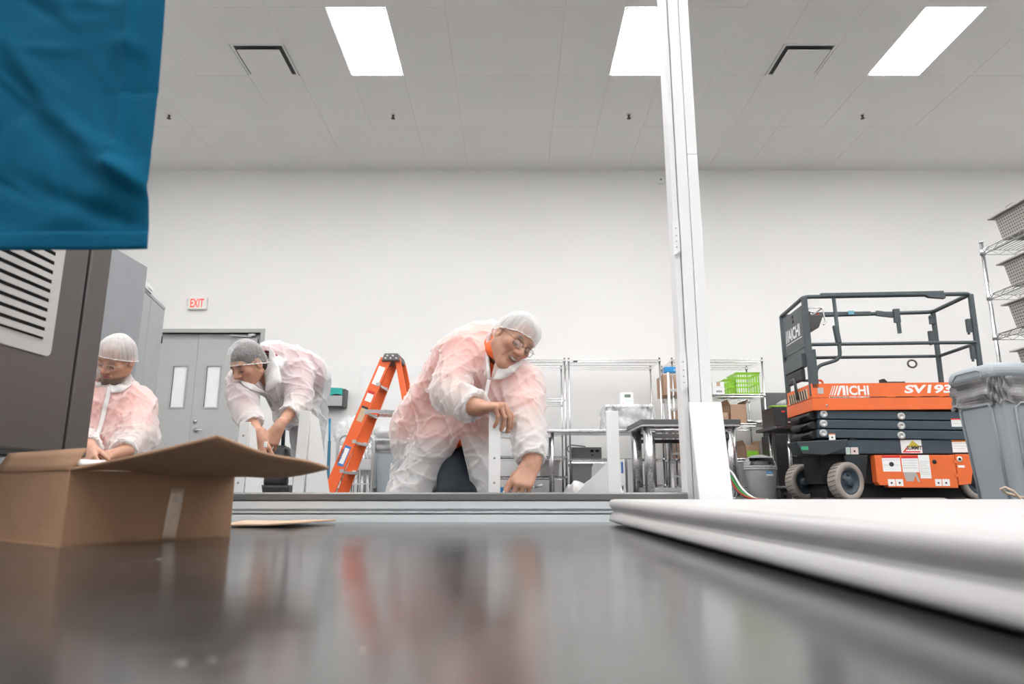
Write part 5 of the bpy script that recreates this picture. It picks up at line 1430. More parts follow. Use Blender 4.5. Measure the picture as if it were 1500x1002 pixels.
def ortho(Fv, Uv):
    f = Vector(Fv).normalized(); u = Vector(Uv); u = (u - f * u.dot(f)).normalized(); s_ = f.cross(u)   # s = person's right when f forward, u up
    return s_, f, u
class Head:
    def __init__(h, c, Fv, Uv, k=1.0): h.c = Vector(c); h.s, h.f, h.u = ortho(Fv, Uv); h.k = k
    def p(h, s_, f, u): return h.c + (h.s * s_ + h.f * f + h.u * u) * h.k
    def add(h, sd, female=False):
        k = h.k; A = (h.s, h.f, h.u); q = lambda *r: tuple(x * k for x in r)
        sd.ell(h.p(0, -.012, .035), q(.076, .097, .086), A, .01)
        sd.ell(h.p(0, .022, -.028), q(.060, .068, .085), A, .03 * k)
        w = .050 if female else .056
        for e in (-1, 1):
            sd.cone(h.p(e * w, .0, -.045), h.p(e * .018, .062, -.098), .024 * k, .020 * k, .03 * k)
            sd.ell(h.p(e * .040, .060, -.014), q(.024, .024, .020), A, .02 * k)
        sd.ell(h.p(0, .066, -.098), q(.022, .020, .018), A, .025 * k)
        sd.cone(h.p(-.034, .074, .026), h.p(.034, .074, .026), .016 * k, .016 * k, .016 * k)
        for e in (-1, 1):
            sd.ell(h.p(e * .031, .100, .004), q(.017, .018, .012), A, .012 * k, 'sub')
            sd.ell(h.p(e * .031, .073, .004), q(.015, .016, .013), A, .004 * k)
        sd.cone(h.p(0, .088, .014), h.p(0, .111, -.024), .009 * k, .0135 * k, .012 * k)
        for e in (-1, 1): sd.ell(h.p(e * .013, .098, -.030), q(.010, .012, .008), A, .008 * k)
        sd.cone(h.p(-.018, .083, -.056), h.p(.018, .083, -.056), .0075 * k, .0075 * k, .010 * k)
        sd.cone(h.p(-.015, .082, -.068), h.p(.015, .082, -.068), .0085 * k, .0085 * k, .010 * k)
        sd.cone(h.p(-.024, .094, -.062), h.p(.024, .094, -.062), .004 * k, .004 * k, .004 * k, 'sub')
        for e in (-1, 1):
            sd.ell(h.p(e * .077, -.008, -.004), q(.010, .021, .031), A, .006 * k)
            sd.ell(h.p(e * .088, -.002, .0), q(.008, .010, .016), A, .006 * k, 'sub')
    def tone(h, v, hair, beard=None, smile=False, lips=(.46, .15, .13), hairline=.075):
        d = (v - np.array(h.c)) / h.k; s_ = d @ np.array(h.s); f = d @ np.array(h.f); u = d @ np.array(h.u)
        near = (s_ ** 2 + f ** 2 + u ** 2) < .16 ** 2
        c = np.tile(SKIN, (len(v), 1)) * (1 + .05 * np.sin(v[:, :1] * 130) * np.sin(v[:, 2:] * 110))
        def put(w, col):
            w = np.clip(w, 0, 1)[:, None] * near[:, None]; c[:] = c * (1 - w) + np.array(col) * w
        g = lambda x, a: np.exp(-(x / a) ** 2)
        for e in (-1, 1):
            put(.45 * g(s_ - e * .045, .02) * g(u + .022, .018) * (f > .03), (.62, .24, .17))                # cheeks
            put(1.2 * g(u - .031 + .15 * np.abs(s_ - e * .03), .0055) * g(s_ - e * .034, .017) * (f > .05), np.array(hair) * .8 + .03)   # brow
            put(1.3 * g(u + .006 - 8 * (s_ - e * .031) ** 2, .0035) * g(s_ - e * .031, .014) * (f > .05), (.05, .03, .025))     # lash line
        put(.5 * g(u + .030, .010) * g(s_, .014) * (f > .09), (.62, .22, .16))
        cv = (9 if smile else 1) * s_ ** 2
        put(1.2 * g(u + .062 - cv, .012 if smile else .010) * g(s_, .024 if smile else .020) * (f > .045), lips)
        if smile:
            put(1.5 * g(u + .062 - cv, .009) * g(s_, .023) * (f > .045), (.10, .03, .025)); put(1.3 * g(u + .0585 - cv, .0032) * g(s_, .016) * (f > .045), (.74, .70, .63))
            for e in (-1, 1): put(.6 * g(s_ - e * (.030 + .25 * (-.03 - u)), .005) * (u < -.028) * (u > -.075) * (f > .04), (.30, .13, .09))
        else: put(1.0 * g(u + .062 - cv, .0028) * g(s_, .022) * (f > .055), (.16, .05, .04))
        if beard is not None:
            put(beard[1] * np.clip((-.075 - u + .5 * (f < .02)) / .012 + 1, 0, 1) * (f > .02) * (u < -.045) * (1 - g(u + .064, .008) * g(s_, .018)), beard[0])
            put(beard[1] * g(u + .045, .006) * g(s_, .022) * (f > .06), beard[0])
        put(np.clip((.005 - f + 1.1 * (u - .01)) / .012, 0, 1) * (u > -.03) * (np.abs(s_) < .0745 + .02 * (u > .03)) * ((f < .045) | (u > hairline)), hair)
        return c

def hand(sd, wr, d, n, t, curl, spread=.10, k=1.0, thumb=(.5, .5, .4), arm=None):
    """wrist point, direction of the metacarpals, palm side, thumb side; curl = (a1,a2,a3) or one triple per finger"""
    d = Vector(d).normalized(); n = Vector(n); n = (n - d * n.dot(d)).normalized(); t0 = d.cross(n); t = t0 if t0.dot(Vector(t)) > 0 else -t0
    wr = Vector(wr); tips = []
    sd.cone(wr - d * .03, wr + d * .02, .025 * k, .024 * k, .02)
    spec = [(.029, .093, .0090, (.043, .026, .021)), (.0095, .097, .0094, (.047, .030, .022)), (-.010, .092, .0090, (.043, .028, .021)), (-.029, .083, .0080, (.034, .021, .018))]
    for i, (o, L, r, ph) in enumerate(spec):
        kn = wr + d * (L * k) + t * (o * k) - n * (.004 if i in (1, 2) else .001)
        sd.cone(wr + d * .012 + t * (o * .55 * k), kn, .0165 * k, .0125 * k, .014)
    for i, (o, L, r, ph) in enumerate(spec):
        kn = wr + d * (L * k) + t * (o * k) - n * (.004 if i in (1, 2) else .001)
        cu = curl[i] if isinstance(curl[0], (tuple, list)) else curl
        sp = spread * (o / .029); a = 0; p = kn; rr = r * k * 1.08
        for j in range(3):
            a += cu[j]; dr = (d * math.cos(a) + n * math.sin(a)); dr = (dr + t * sp * math.cos(min(a, 1.5))).normalized()
            q = p + dr * (ph[j] * k); sd.cone(p, q, rr, rr * .92, .0045); rr *= .92; p = q
        tips.append(p)
    b0 = wr + d * (.022 * k) + t * (.018 * k) + n * .006; b1 = wr + d * ((.022 + .042 * math.cos(thumb[0])) * k) + t * ((.018 + .042 * math.sin(thumb[0])) * k) + n * (.018 * k)
    dr = (d * math.cos(thumb[1]) + t * math.sin(thumb[1]) * .8 + n * thumb[2]).normalized()
    b2 = b1 + dr * (.033 * k); b3 = b2 + (dr + n * .25 + d * .15).normalized() * (.027 * k)
    sd.cone(b0, b1, .017 * k, .0125 * k, .014); sd.cone(b1, b2, .0115 * k, .0100 * k, .006); sd.cone(b2, b3, .0100 * k, .0085 * k, .003)
    return tips
def folds(seed, amp=.006, sc=1.0):
    """sparse sharp creases running in a few directions"""
    q = np.random.RandomState(seed); W = []
    for i in range(10):
        d = q.normal(size=3); d /= np.linalg.norm(d); W.append((d * q.uniform(8, 26) * sc, q.uniform(0, 6.28), q.normal(size=3) * 7 * sc, q.normal(size=3) * 5, q.uniform(.5, 1.0)))
    def fn(x, y, z):
        o = 0
        for (w, p, m, g, a) in W:
            ph = x * w[0] + y * w[1] + z * w[2] + p + 1.1 * np.sin(x * m[0] + y * m[1] + z * m[2])
            gate = np.clip(.5 + np.sin(x * g[0] + y * g[1] + z * g[2] + p * 3), 0, 1)
            o = o + a * gate * (1 - np.abs(np.sin(ph))) ** 4
        return -amp * o + amp * .35
    return fn
def hairnet(h, parent, puff=1.0, tilt=(.058, -.045), seed=1, lift=0.0, nm=None):
    m = MB(); rr = random.Random(seed); ph = [rr.uniform(0, 6.28) for _ in range(6)]
    f1, f0 = tilt      # rim height at the forehead and at the nape
    org = Vector(parent.location)
    def shape(a, b, off=0.0):
        an = 2 * math.pi * a; ca, sa = math.cos(an), math.sin(an)
        rim_u = (f1 + f0) / 2 + (f1 - f0) / 2 * ca; e = (b ** .8) * math.pi / 2
        ruf = (1 - b) ** 1.5 * .5 + .25
        w = (.0035 * math.sin(26 * an + ph[0]) + .003 * math.sin(41 * an + ph[1] + 3 * b) + .004 * math.sin(9 * an + ph[2] + 4 * b)) * ruf
        bul = 1 + .07 * puff * math.sin(min(b * 1.6, 1) * math.pi)
        rs, rf = (.083 + w + off) * bul, (.105 + w + off) * bul
        ct = math.cos(e) ** .75
        u = rim_u + (.132 + .006 * puff + lift - rim_u) * math.sin(e) + .3 * w
        return h.p(rs * ct * sa, -.012 + rf * ct * ca, u) - org
    m.grid(shape, 110, 22); o = m.build('hairnet', nm or M_net, parent, recalc=False)
    pts = [shape(i / 72, 0.0, .001) for i in range(72)]
    MB().tube(pts, .0028, 6, closed=True).build('elastic_band', mat('elastic_white', (.80, .79, .78), .7), o)
    return o
def glasses(h, parent, m=M_gls, r=.0011, down=0.0):
    org = Vector(parent.location); g = MB()
    def q(s_, f, u): return h.p(s_, f, u - down) - org
    for e in (-1, 1):
        ring = [q(e * .032 + x, .1035 - .25 * (abs(e * .032 + x) - .01) ** 1.0 * .35, .001 + y) for x, y in rrect(.046, .030, .010, 4)]
        g.tube(ring, r, 6, closed=True)
        g.tube([q(e * .055, .0985, .008), q(e * .070, .088, .010), q(e * .080, .04, .010), q(e * .083, -.005, .012)], r, 6)
    g.tube([q(-.010, .103, .004), q(0, .108, .007), q(.010, .103, .004)], r, 6)
    o = tag(g.build('glasses', m, parent), kind='stuff')
    for e in (-1, 1):
        l = MB(); l.mesh_add([q(e * .032 + x, .1035 - .25 * (abs(e * .032 + x) - .01) * .35, .001 + y) for x, y in rrect(.044, .028, .010, 4)], [list(range(20))])
        l.build('lens', M_lens, o)
    del o['kind']
def collar(parent, c, N, Fr, r0, r1, open_deg, drop, m, tip=.05, nm='collar'):
    s_, f, u = ortho(Fr, N); org = Vector(parent.location); c = Vector(c); g = MB()
    def fn(a, b):
        th_ = math.radians(open_deg + (360 - 2 * open_deg) * a); e = abs(2 * a - 1) ** 5
        d = f * math.cos(th_) + s_ * math.sin(th_)
        if b < .4: t = b / .4; return c + d * (r0 + .004 * t) + u * (-.01 + (.045 - .02 * e) * t) - org
        t = (b - .4) / .6
        return c + d * (r0 + .006 + (r1 - r0) * t) + u * (.035 - .02 * e - (drop + tip * e) * t) + f * (.03 * e * t) - org
    g.grid(fn, 48, 8); return g.build(nm, m, parent, solid=.003, recalc=False)

def lapel(root, co, inner, outer, nm='lapel', off=.007, m=None):
    from mathutils.bvhtree import BVHTree
    dg = bpy.context.evaluated_depsgraph_get(); bv = BVHTree.FromObject(co, dg); rl = Vector(root.location); o0 = Vector((0, 0, CH)) - rl; last = [None]
    def hit(u, v):
        d = (P(u, v, 3.0) - Vector((0, 0, CH))).normalized(); l, nn, i, dist = bv.ray_cast(o0, d)
        if l is None: dist = last[0] if last[0] else 3.4
        last[0] = dist
        return dist
    def poly(pts, t):
        t *= len(pts) - 1; i = min(int(t), len(pts) - 2); f = t - i; return [pts[i][k] * (1 - f) + pts[i + 1][k] * f for k in (0, 1)]
    NU, NV = 4, 18; ds = {}
    for j in range(NV + 1):
        for i in range(NU + 1):
            a, b = poly(inner, j / NV), poly(outer, j / NV); t = i / NU; u, v = a[0] + (b[0] - a[0]) * t, a[1] + (b[1] - a[1]) * t; ds[i, j] = (u, v, hit(u, v))
    med = sorted(q[2] for q in ds.values())[len(ds) // 2]
    g = MB()
    def fn(a, b):
        i, j = int(round(a * NU)), int(round(b * NV)); u, v, dist = ds[i, j]; dist = min(max(dist, med - .10), med + .05)
        d = (P(u, v, 3.0) - Vector((0, 0, CH))).normalized(); return o0 + d * (dist - off - .004 * math.sin(math.pi * a))
    g.grid(fn, NU, NV); return g.build(nm, m or M_coat2, root, solid=.003, recalc=False)
def under(c, off):
    s = Sdf.__new__(Sdf); s.lo, s.res, s.n, s.ax = c.lo, c.res, c.n, c.ax; s.D = c.D + np.float32(off); return s
def cuff(root, c, a, w, t, r, hole, L=.16):
    """flat sleeve end at fraction t of the forearm, hollow inside, with a gathered band"""
    d = (w - a).normalized(); p = a.lerp(w, t)
    c.cyl_sub(p, d, r + .05, L); c.cyl_sub(p - d * .06, d, hole, .1)
    s_, u_, _ = basis(d); pts = []
    for i in range(48):
        an = 2 * math.pi * i / 48; q = r + .0025 * math.sin(11 * an) + .0015 * math.sin(19 * an + 1)
        pts.append(p - d * (.004 + .002 * math.sin(7 * an)) + s_ * (q * math.cos(an)) + u_ * (q * math.sin(an)) - Vector(root.location))
    MB().tube(pts, .0055, 8, closed=True).build('cuff', M_coat2, root)
def bounds(pts, pad):
    a = np.array([tuple(p) for p in pts]); return a.min(0) - pad, a.max(0) + pad
RB = .0036; RC = .0050
# ------------------------------------------------------------------ kneeling worker in the middle
def worker_middle():
    root = thing('person', 'kneeling worker in white coat, hairnet and glasses smiling down in the middle', 'person', (-.30, 3.2, 0))
    h = Head(P(751, 500, 2.93), (.42, -.78, -.46), (.62, -.13, .78), 1.04)
    neck = P(727, 520, 3.07); pel = P(640, 634, 3.47)
    shR, elR, wrR = P(684, 515, 3.10), P(657, 576, 2.92), P(700, 597, 2.745)
    shL, elL, wrL = P(763, 562, 2.99), P(772, 620, 2.82), P(779, 680, 2.70)
    hipR, hipL = pel + Vector((-.09, .0, -.03)), pel + Vector((.10, -.05, -.03))
    knR, knL = Vector((-.44, 3.24, .075)), P(670, 738, 3.06); knL.z = .075
    ankR, ankL = Vector((-.46, 3.56, .07)), Vector((-.28, 3.50, .07))
    pts = [h.p(0, 0, .14), neck, pel, shR, elR, wrR, shL, elL, wrL, knR, knL, ankR, ankL, P(760, 735, 2.6)]
    lo, hi = bounds(pts, .16); lo[2] = .0
    b = Sdf(lo, hi, RB)
    sp = (pel - neck)
    b.cone(neck + sp * .15, pel, .12, .13, .05); b.cone(shR, shL, .06, .06, .04)
    b.cone(h.p(0, -.01, -.05), neck + sp * .05, .056, .062, .03)
    for a, e, w in ((shR, elR, wrR), (shL, elL, wrL)): b.chain([a, e, w], [.055, .047, .034], .02)
    for a, e, w in ((hipR, knR, ankR), (hipL, knL, ankL)): b.chain([a, e, w], [.075, .05, .035], .02); b.cone(w, w + Vector((.02, .12, -.02)), .035, .03, .02)
    h.add(b)
    tR = hand(b, wrR, (.90, -.42, -.02), (.10, .20, -.97), (.4, .9, 0), ((1.05, .55, .25), (1.15, .55, .25), (1.2, .6, .3), (1.25, .65, .3)), .24, 1.12, (.6, .2, .35))
    tL = hand(b, wrL, (-.42, -.45, -.76), (-.15, .62, -.75), (-.9, -.1, .4), ((.45, .75, .3), (.62, .8, .3), (.70, .8, .3), (.78, .8, .3)), .26, 1.10, (.55, .25, .3))
    sdf_obj('body', b, M_skin, root, lambda v: h.tone(v, (.20, .17, .15), None, True, hairline=.085))
    # jeans and shoes
    j = Sdf(lo, hi, RC)
    j.cone(pel + Vector((0, 0, .02)), pel + Vector((.02, -.03, -.06)), .155, .15, .04)
    for a, e, w in ((hipR, knR, ankR), (hipL, knL, ankL)): j.chain([a, e, w], [.105, .082, .055], .03)
    j.wrinkle(folds(5, .004, .8)); sdf_obj('jeans', j, M_jean, root)
    for w in (ankR, ankL):
        g = Sdf(V3(w) - .2, V3(w) + .2, RC); g.cone(w, w + Vector((.01, .10, -.025)), .052, .045, .03); g.cone(w + Vector((0, -.01, -.03)), w + Vector((.01, .12, -.04)), .035, .035, .02); g.cut_below(.004)
        so = sdf_obj('shoe', g, mat('dark_shoe', (.035, .03, .032), .5), root)
    # coat and the shirt close beneath it
    c = Sdf(lo, hi, RC)
    c.cone(neck + sp * .17, pel, .160, .190, .06); c.cone(shR, shL, .092, .088, .05)
    c.ell(P(706, 503, 3.17), (.12, .11, .11), ((1, 0, 0), (0, 1, 0), (0, 0, 1)), .06)
    c.cone(P(668, 520, 3.14), P(622, 630, 3.42), .105, .15, .06)
    c.cone(P(742, 560, 2.98), P(722, 610, 3.05), .085, .075, .05)
    c.cone(P(694, 620, 3.15), P(697, 640, 3.14), .095, .085, .05); c.cone(P(655, 628, 3.30), P(650, 648, 3.26), .13, .12, .06)
    c.chain([shR, shR.lerp(elR, .75)], [.092, .082], .025); c.chain([shL, shL.lerp(elL, .70)], [.086, .073], .025)
    s = under(c, .020)
    s.cone(neck + sp * .10, h.p(0, -.012, -.062), .082, .070, .03)
    s.cone(h.p(0, -.004, -.07), h.p(0, .0, .1), .060, .064, .0, 'sub'); s.cut_below(Z(656, 3.15))
    s.wrinkle(folds(62, .006)); sdf_obj('shirt', s, M_oshirt, root)
    c.chain([shR, elR, elR.lerp(wrR, .97)], [.092, .071, .058], .025); c.chain([shL, elL, elL.lerp(wrL, .95)], [.086, .068, .056], .025)
    # skirt: two front panels and the back
    c.cone(pel, P(603, 735, 3.36), .185, .115, .06); c.cone(P(655, 628, 3.30), P(606, 735, 3.20), .13, .115, .06)
    c.cone(P(694, 620, 3.15), P(704, 735, 3.10), .095, .052, .05)
    c.wrinkle(folds(2, .015)); c.wrinkle(folds(12, .008, 1.8))
    c.cone(neck + sp * .02, h.p(0, .0, .02), .080, .100, .01, 'sub')
    c.carve_tri([P(719, 556, 2.92), P(713, 480, 2.92), P(737, 480, 2.92)], 2.6, 3.06)
    c.carve_tri([P(675, 640, 3.15), P(626, 735, 3.15), P(697, 735, 3.15)], 2.6, 3.44)
    c.hollow(.020, Z(640, 3.2)); c.cut_below(.045)
    # cuffs are open around the wrists
    cuff(root, c, elR, wrR, .93, .054, .044); cuff(root, c, elL, wrL, .90, .052, .042)
    co = sdf_obj('coat', c, M_coat, root)
    lapel(root, co, [(720, 486), (718, 520), (718, 555)], [(713, 490), (711, 520), (714, 556)], 'collar_flap')
    lapel(root, co, [(722, 556), (731, 538), (745, 533), (761, 527)], [(735, 556), (747, 550), (756, 543), (764, 534)], 'collar_flap', .010)
    lapel(root, co, [(714, 556), (708, 582), (690, 618)], [(719, 557), (713, 583), (695, 619)], 'placket', .004)
    hairnet(h, root, 1.0, (.052, -.035), 3); glasses(h, root)
    rp = tL[2]; d = (rp - wrL).normalized()
    MB().tube([wrL.lerp(rp, .72) + basis(d)[0] * (.0125 * math.cos(t)) + basis(d)[1] * (.0125 * math.sin(t)) - Vector(root.location) for t in [i * math.pi / 8 for i in range(16)]], .002, 6, closed=True).build('ring', M_gold, root)
    return tR, tL
worker_middle()

def limb_pose(b, hip, kn, an, r=(.075, .05, .035), toe=(.02, -.14, -.03)):
    b.chain([hip, kn, an], list(r), .02); b.cone(an, an + Vector(toe), r[2], r[2] * .8, .02)
# ------------------------------------------------------------------ bending worker on the left
def worker_bending():
    root = thing('person', 'worker with dark hair under a hairnet bending forward in a white coat', 'person', (-1.27, 4.2, 0))
    h = Head(P(364, 534, 3.72), (-.40, -.70, -.59), (-.28, -.52, .81), .97)
    neck = P(394, 531, 3.86); pel = P(444, 552, 4.34)
    shR, elR, wrR = P(355, 557, 3.80), P(360, 604, 3.70), P(383, 641, 3.56)
    shL, elL, wrL = P(438, 549, 3.93), P(437, 590, 3.80), P(408, 626, 3.62)
    hipR, hipL = pel + Vector((-.08, .03, -.03)), pel + Vector((.09, .0, -.03))
    knR, knL = Vector((-1.345, 4.38, .44)), Vector((-1.245, 4.32, .44)); anR, anL = Vector((-1.34, 4.46, .07)), Vector((-1.235, 4.42, .07))
    pts = [h.p(0, 0, .14), neck, pel, shR, elR, wrR, shL, elL, wrL, anR, anL, P(390, 675, 3.5), P(470, 560, 4.5)]
    lo, hi = bounds(pts, .17); lo[2] = .0
    b = Sdf(lo, hi, RB); sp = pel - neck
    b.cone(neck + sp * .15, pel, .10, .115, .05); b.cone(shR, shL, .05, .05, .04); b.cone(h.p(0, -.015, -.05), neck + sp * .05, .046, .052, .03)
    for a, e, w in ((shR, elR, wrR), (shL, elL, wrL)): b.chain([a, e, w], [.048, .037, .025], .02)
    limb_pose(b, hipR, knR, anR, (.075, .05, .034)); limb_pose(b, hipL, knL, anL, (.075, .05, .034))
    h.add(b, True)
    hand(b, wrR, (.10, -.10, -.98), (.55, .75, .0), (.9, -.4, 0), ((.35, .6, .3), (.40, .6, .3), (.45, .6, .3), (.5, .6, .3)), .10, .95, (.5, .2, .5))
    hand(b, wrL, (-.30, -.22, -.92), (-.45, .85, .0), (-.9, -.35, .2), ((.35, .6, .3), (.45, .6, .3), (.5, .6, .3), (.55, .6, .3)), .16, .97, (.6, .5, .3))
    sdf_obj('body', b, M_skin, root, lambda v: h.tone(v, (.045, .030, .024), None, False, lips=(.42, .12, .11), hairline=.07))
    hr = Sdf(V3(h.c) - .2, V3(h.c) + .2, .004); A = (h.s, h.f, h.u)
    hr.ell(h.p(0, -.014, .035), (.0765, .0965, .086), A, .01); hr.ell(h.p(0, -.066, -.040), (.052, .036, .050), A, .03); hr.ell(h.p(0, .085, -.062), (.10, .085, .108), A, .01, 'sub')
    for e in (-1, 1): hr.ell(h.p(e * .085, .008, -.02), (.03, .035, .05), A, .008, 'sub')
    hr.wrinkle(folds(8, .0012, 3.0)); sdf_obj('hair', hr, mat('dark_brown_hair', (.032, .022, .018), .45, bump=.6, bscale=60), root)
    j = Sdf(lo, hi, RC); j.cone(pel + Vector((0, 0, .0)), pel + Vector((.0, .02, -.08)), .13, .13, .04)
    for a, e, w in ((hipR, knR, anR), (hipL, knL, anL)): j.chain([a, e, w], [.090, .062, .050], .03)
    j.wrinkle(folds(15, .005)); sdf_obj('trousers', j, M_trou, root)
    for w in (anR, anL):
        g = Sdf(V3(w) - .24, V3(w) + .24, RC); g.cone(w, w + Vector((0, -.15, -.03)), .05, .042, .03); g.cut_below(.003); sdf_obj('shoe', g, mat('pale_shoe', (.35, .35, .36), .6), root)
    c = Sdf(lo, hi, RC)
    c.cone(neck + sp * .16, pel, .138, .150, .06); c.cone(shR, shL, .080, .080, .05)
    c.cone(P(400, 545, 3.95), P(440, 550, 4.2), .13, .15, .06)
    c.chain([shR, shR.lerp(elR, .75)], [.080, .073], .022); c.chain([shL, shL.lerp(elL, .75)], [.082, .077], .022)
    s = under(c, .020); s.cone(neck + sp * .12, neck - sp * .02, .075, .068, .03); s.cone(neck - sp * .08, neck + sp * .05, .058, .054, .0, 'sub')
    s.carve_tri([P(386, 572, 3.8), P(368, 535, 3.8), P(396, 535, 3.8)], 3.5, 3.86)
    s.wrinkle(folds(63, .006)); sdf_obj('shirt', s, M_mshirt, root)
    c.cone(P(398, 562, 3.84), P(408, 590, 3.94), .085, .040, .05)
    c.cone(P(443, 560, 4.34), P(443, 612, 4.34), .158, .152, .05); c.cone(P(425, 560, 4.1), P(420, 606, 4.16), .10, .085, .06)
    c.hollow(.020, Z(585, 4.2)); c.cut_below(Z(624, 4.3))
    c.chain([shR, elR, elR.lerp(wrR, .55)], [.080, .070, .056], .022); c.chain([shL, elL, elL.lerp(wrL, .55)], [.082, .074, .058], .022)
    c.wrinkle(folds(22, .013)); c.wrinkle(folds(32, .008, 1.8))
    c.cone(neck + sp * .03, h.p(0, .0, .02), .064, .085, .01, 'sub')
    c.carve_tri([P(388, 574, 3.78), P(370, 540, 3.78), P(397, 540, 3.78)], 3.4, 3.85)
    cuff(root, c, elR, wrR, .50, .050, .042); cuff(root, c, elL, wrL, .50, .052, .042)
    co = sdf_obj('coat', c, M_coat, root)
    N = (h.p(0, -.015, -.05) - neck).normalized(); collar(root, neck + N * .015, N, (-.30, -.75, -.60), .070, .112, 24, .045, M_coat2, .07)
    lapel(root, co, [(395, 508), (393, 530), (391, 550), (388, 572)], [(403, 518), (409, 540), (413, 560), (392, 574)], 'collar_flap', .010)
    lapel(root, co, [(349, 545), (362, 556), (375, 566), (387, 573)], [(349, 556), (358, 566), (370, 572), (386, 577)], 'collar_flap', .010)
    lapel(root, co, [(386, 575), (392, 590), (398, 602)], [(391, 575), (397, 590), (403, 602)], 'placket', .004)
    hairnet(h, root, 1.25, (.040, -.050), 6, lift=.008, nm=M_net2)
worker_bending()

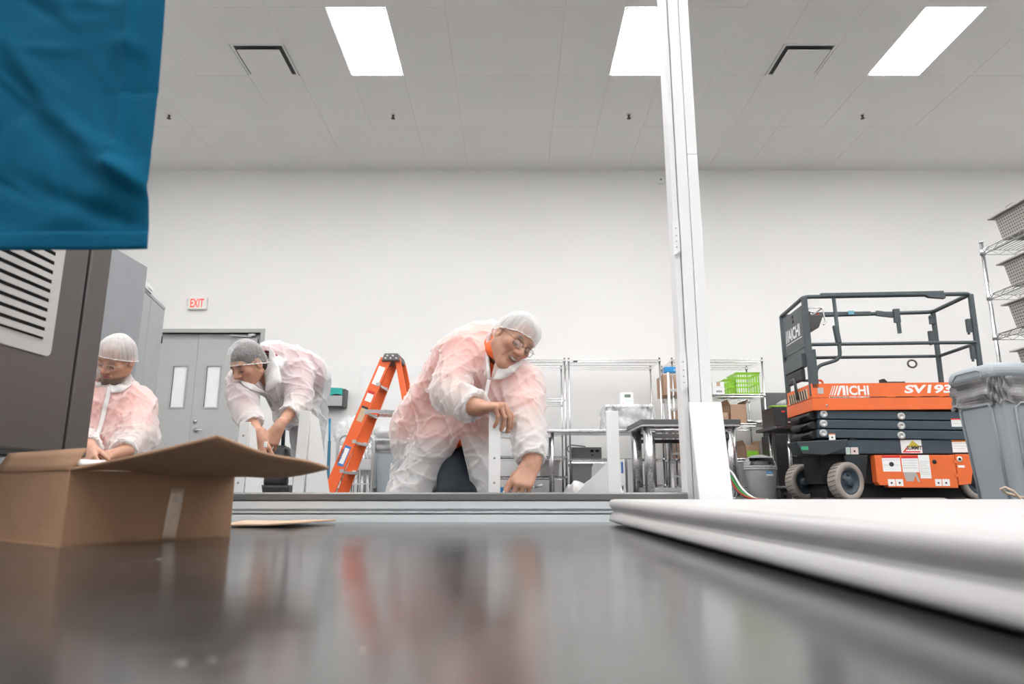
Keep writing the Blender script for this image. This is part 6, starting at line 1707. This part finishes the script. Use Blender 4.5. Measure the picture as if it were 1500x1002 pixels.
# ------------------------------------------------------------------ kneeling worker at far left
def worker_left():
    root = thing('person', 'kneeling worker with glasses and grey goatee in white coat at far left', 'person', (-2.12, 3.7, 0))
    h = Head(P(171, 527, 3.60), (-.10, -.84, -.53), (.20, -.48, .85), 1.0)
    neck = P(163, 566, 3.71); pel = P(155, 688, 3.86)
    shR, elR, wrR = P(117, 592, 3.66), P(107, 640, 3.52), P(131, 656, 3.34)
    shL, elL, wrL = P(201, 596, 3.74), P(203, 640, 3.58), P(179, 663, 3.40)
    hipR, hipL = pel + Vector((-.10, 0, -.0)), pel + Vector((.10, 0, 0)); hipR.z = hipL.z = .24; pel.z = .26
    knR, knL = Vector((-2.22, 3.40, .085)), Vector((-1.98, 3.42, .085)); anR, anL = Vector((-2.20, 3.86, .07)), Vector((-1.99, 3.87, .07))
    pts = [h.p(0, 0, .14), neck, pel, shR, elR, wrR, shL, elL, wrL, knR, knL, anR, anL, P(145, 690, 3.25)]
    lo, hi = bounds(pts, .17); lo[2] = .0
    b = Sdf(lo, hi, RB); sp = pel - neck
    b.cone(neck + sp * .15, pel, .12, .13, .05); b.cone(shR, shL, .055, .055, .04); b.cone(h.p(0, -.01, -.05), neck + sp * .05, .056, .062, .03)
    for a, e, w in ((shR, elR, wrR), (shL, elL, wrL)): b.chain([a, e, w], [.055, .042, .028], .02)
    limb_pose(b, hipR, knR, anR, (.07, .05, .035), (0, .12, -.02)); limb_pose(b, hipL, knL, anL, (.07, .05, .035), (0, .12, -.02))
    h.add(b)
    hand(b, wrR, (.45, -.50, -.62), (.55, .45, -.45), (.5, -.6, .4), ((.3, .5, .3), (.4, .5, .3), (.5, .5, .3), (.55, .5, .3)), .12, 1.05, (.5, .3, .5))
    hand(b, wrL, (-.75, -.45, -.25), (-.25, .45, -.80), (-.4, -.4, .5), ((.35, .5, .3), (.4, .5, .3), (.45, .5, .3), (.5, .5, .3)), .12, 1.05, (.5, .3, .5))
    sdf_obj('body', b, M_skin, root, lambda v: h.tone(v, (.26, .19, .15), ((.13, .09, .07), .9), False, hairline=.12))
    j = Sdf(lo, hi, RC); j.cone(hipR, hipL, .10, .10, .04)
    for a, e, w in ((hipR, knR, anR), (hipL, knL, anL)): j.chain([a, e, w], [.10, .078, .055], .03)
    j.cut_below(.002); sdf_obj('jeans', j, M_jean, root)
    for w in (anR, anL):
        g = Sdf(V3(w) - .2, V3(w) + .2, RC); g.cone(w, w + Vector((0, .10, -.025)), .05, .045, .03); g.cut_below(.003); sdf_obj('shoe', g, MATS['dark_shoe'], root)
    c = Sdf(lo, hi, RC)
    c.cone(neck + sp * .18, pel, .155, .175, .06); c.cone(shR, shL, .088, .088, .05)
    c.cone(P(170, 600, 3.70), P(167, 655, 3.70), .15, .15, .06)
    c.chain([shR, shR.lerp(elR, .7)], [.088, .081], .025); c.chain([shL, shL.lerp(elL, .7)], [.088, .084], .025)
    s = under(c, .020); s.cone(P(143, 656, 3.62), P(147, 678, 3.54), .09, .06, .03)
    s.cone(neck, h.p(0, 0, .1), .075, .075, .0, 'sub'); s.cut_below(.14)
    s.wrinkle(folds(64, .006)); sdf_obj('shirt', s, M_oshirt, root)
    c.chain([shR, elR, elR.lerp(wrR, .97)], [.088, .078, .058], .025); c.chain([shL, elL, elL.lerp(wrL, .97)], [.088, .082, .060], .025)
    c.cone(P(180, 650, 3.62), P(185, 690, 3.52), .10, .10, .05)
    c.wrinkle(folds(41, .013)); c.wrinkle(folds(43, .008, 1.8))
    c.cone(neck + sp * .02, h.p(0, 0, .02), .080, .10, .01, 'sub')
    c.carve_tri([P(137, 640, 3.5), P(123, 690, 3.5), P(159, 690, 3.5)], 3.2, 3.7)
    c.cut_below(.10)
    cuff(root, c, elR, wrR, .92, .052, .042); cuff(root, c, elL, wrL, .92, .054, .042)
    co = sdf_obj('coat', c, M_coat, root)
    lapel(root, co, [(146, 536), (149, 547), (154, 556), (160, 562)], [(138, 540), (139, 556), (141, 568), (154, 566)], 'collar_flap', .010)
    lapel(root, co, [(160, 565), (170, 563), (182, 556), (190, 546)], [(163, 576), (177, 575), (189, 567), (197, 556)], 'collar_flap', .010)
    lapel(root, co, [(157, 566), (152, 590), (146, 615), (138, 642)], [(164, 567), (159, 591), (153, 616), (145, 643)], 'placket', .005)
    hairnet(h, root, 1.0, (.050, -.040), 9, lift=.004); glasses(h, root, mat('silver_glasses_frame', (.5, .5, .5), .3, .8))
worker_left()

# small things in and beside the hands
pa, pb = P(737, 721, 2.655), P(794, 711, 2.70); mid = (pa + pb) / 2
pen = thing('marking_pen', 'thin white marking pen under the kneeling worker’s hand on the beam', 'pen', mid)
MB().bar(pa - mid, (pb - mid) * .6, .0045, 10).build('barrel', M_lbl, pen); MB().bar((pb - mid) * .6, pb - mid, .0055, 10).build('cap', M_gpl, pen)
bb = thing('blue_box', 'small bright blue box on the floor beside the slim white bracket', 'box', (X(742, 2.9, .1), 2.92, 0))
MB().box(-.035, .045, -.03, .03, 0, .118).build('body', M_sky, bb, bevel=.003); MB().box(-.036, .046, -.031, .031, .108, .124).build('lid', M_sky, bb, bevel=.002)
wc = P(389, 651, 3.50); cl_ = thing('white_clip', 'small white clip held between the bending worker’s fingers', 'clip', wc)
MB().box(-.008, .008, -.005, .005, -.014, .014).build('body', M_lbl, cl_, bevel=.002)
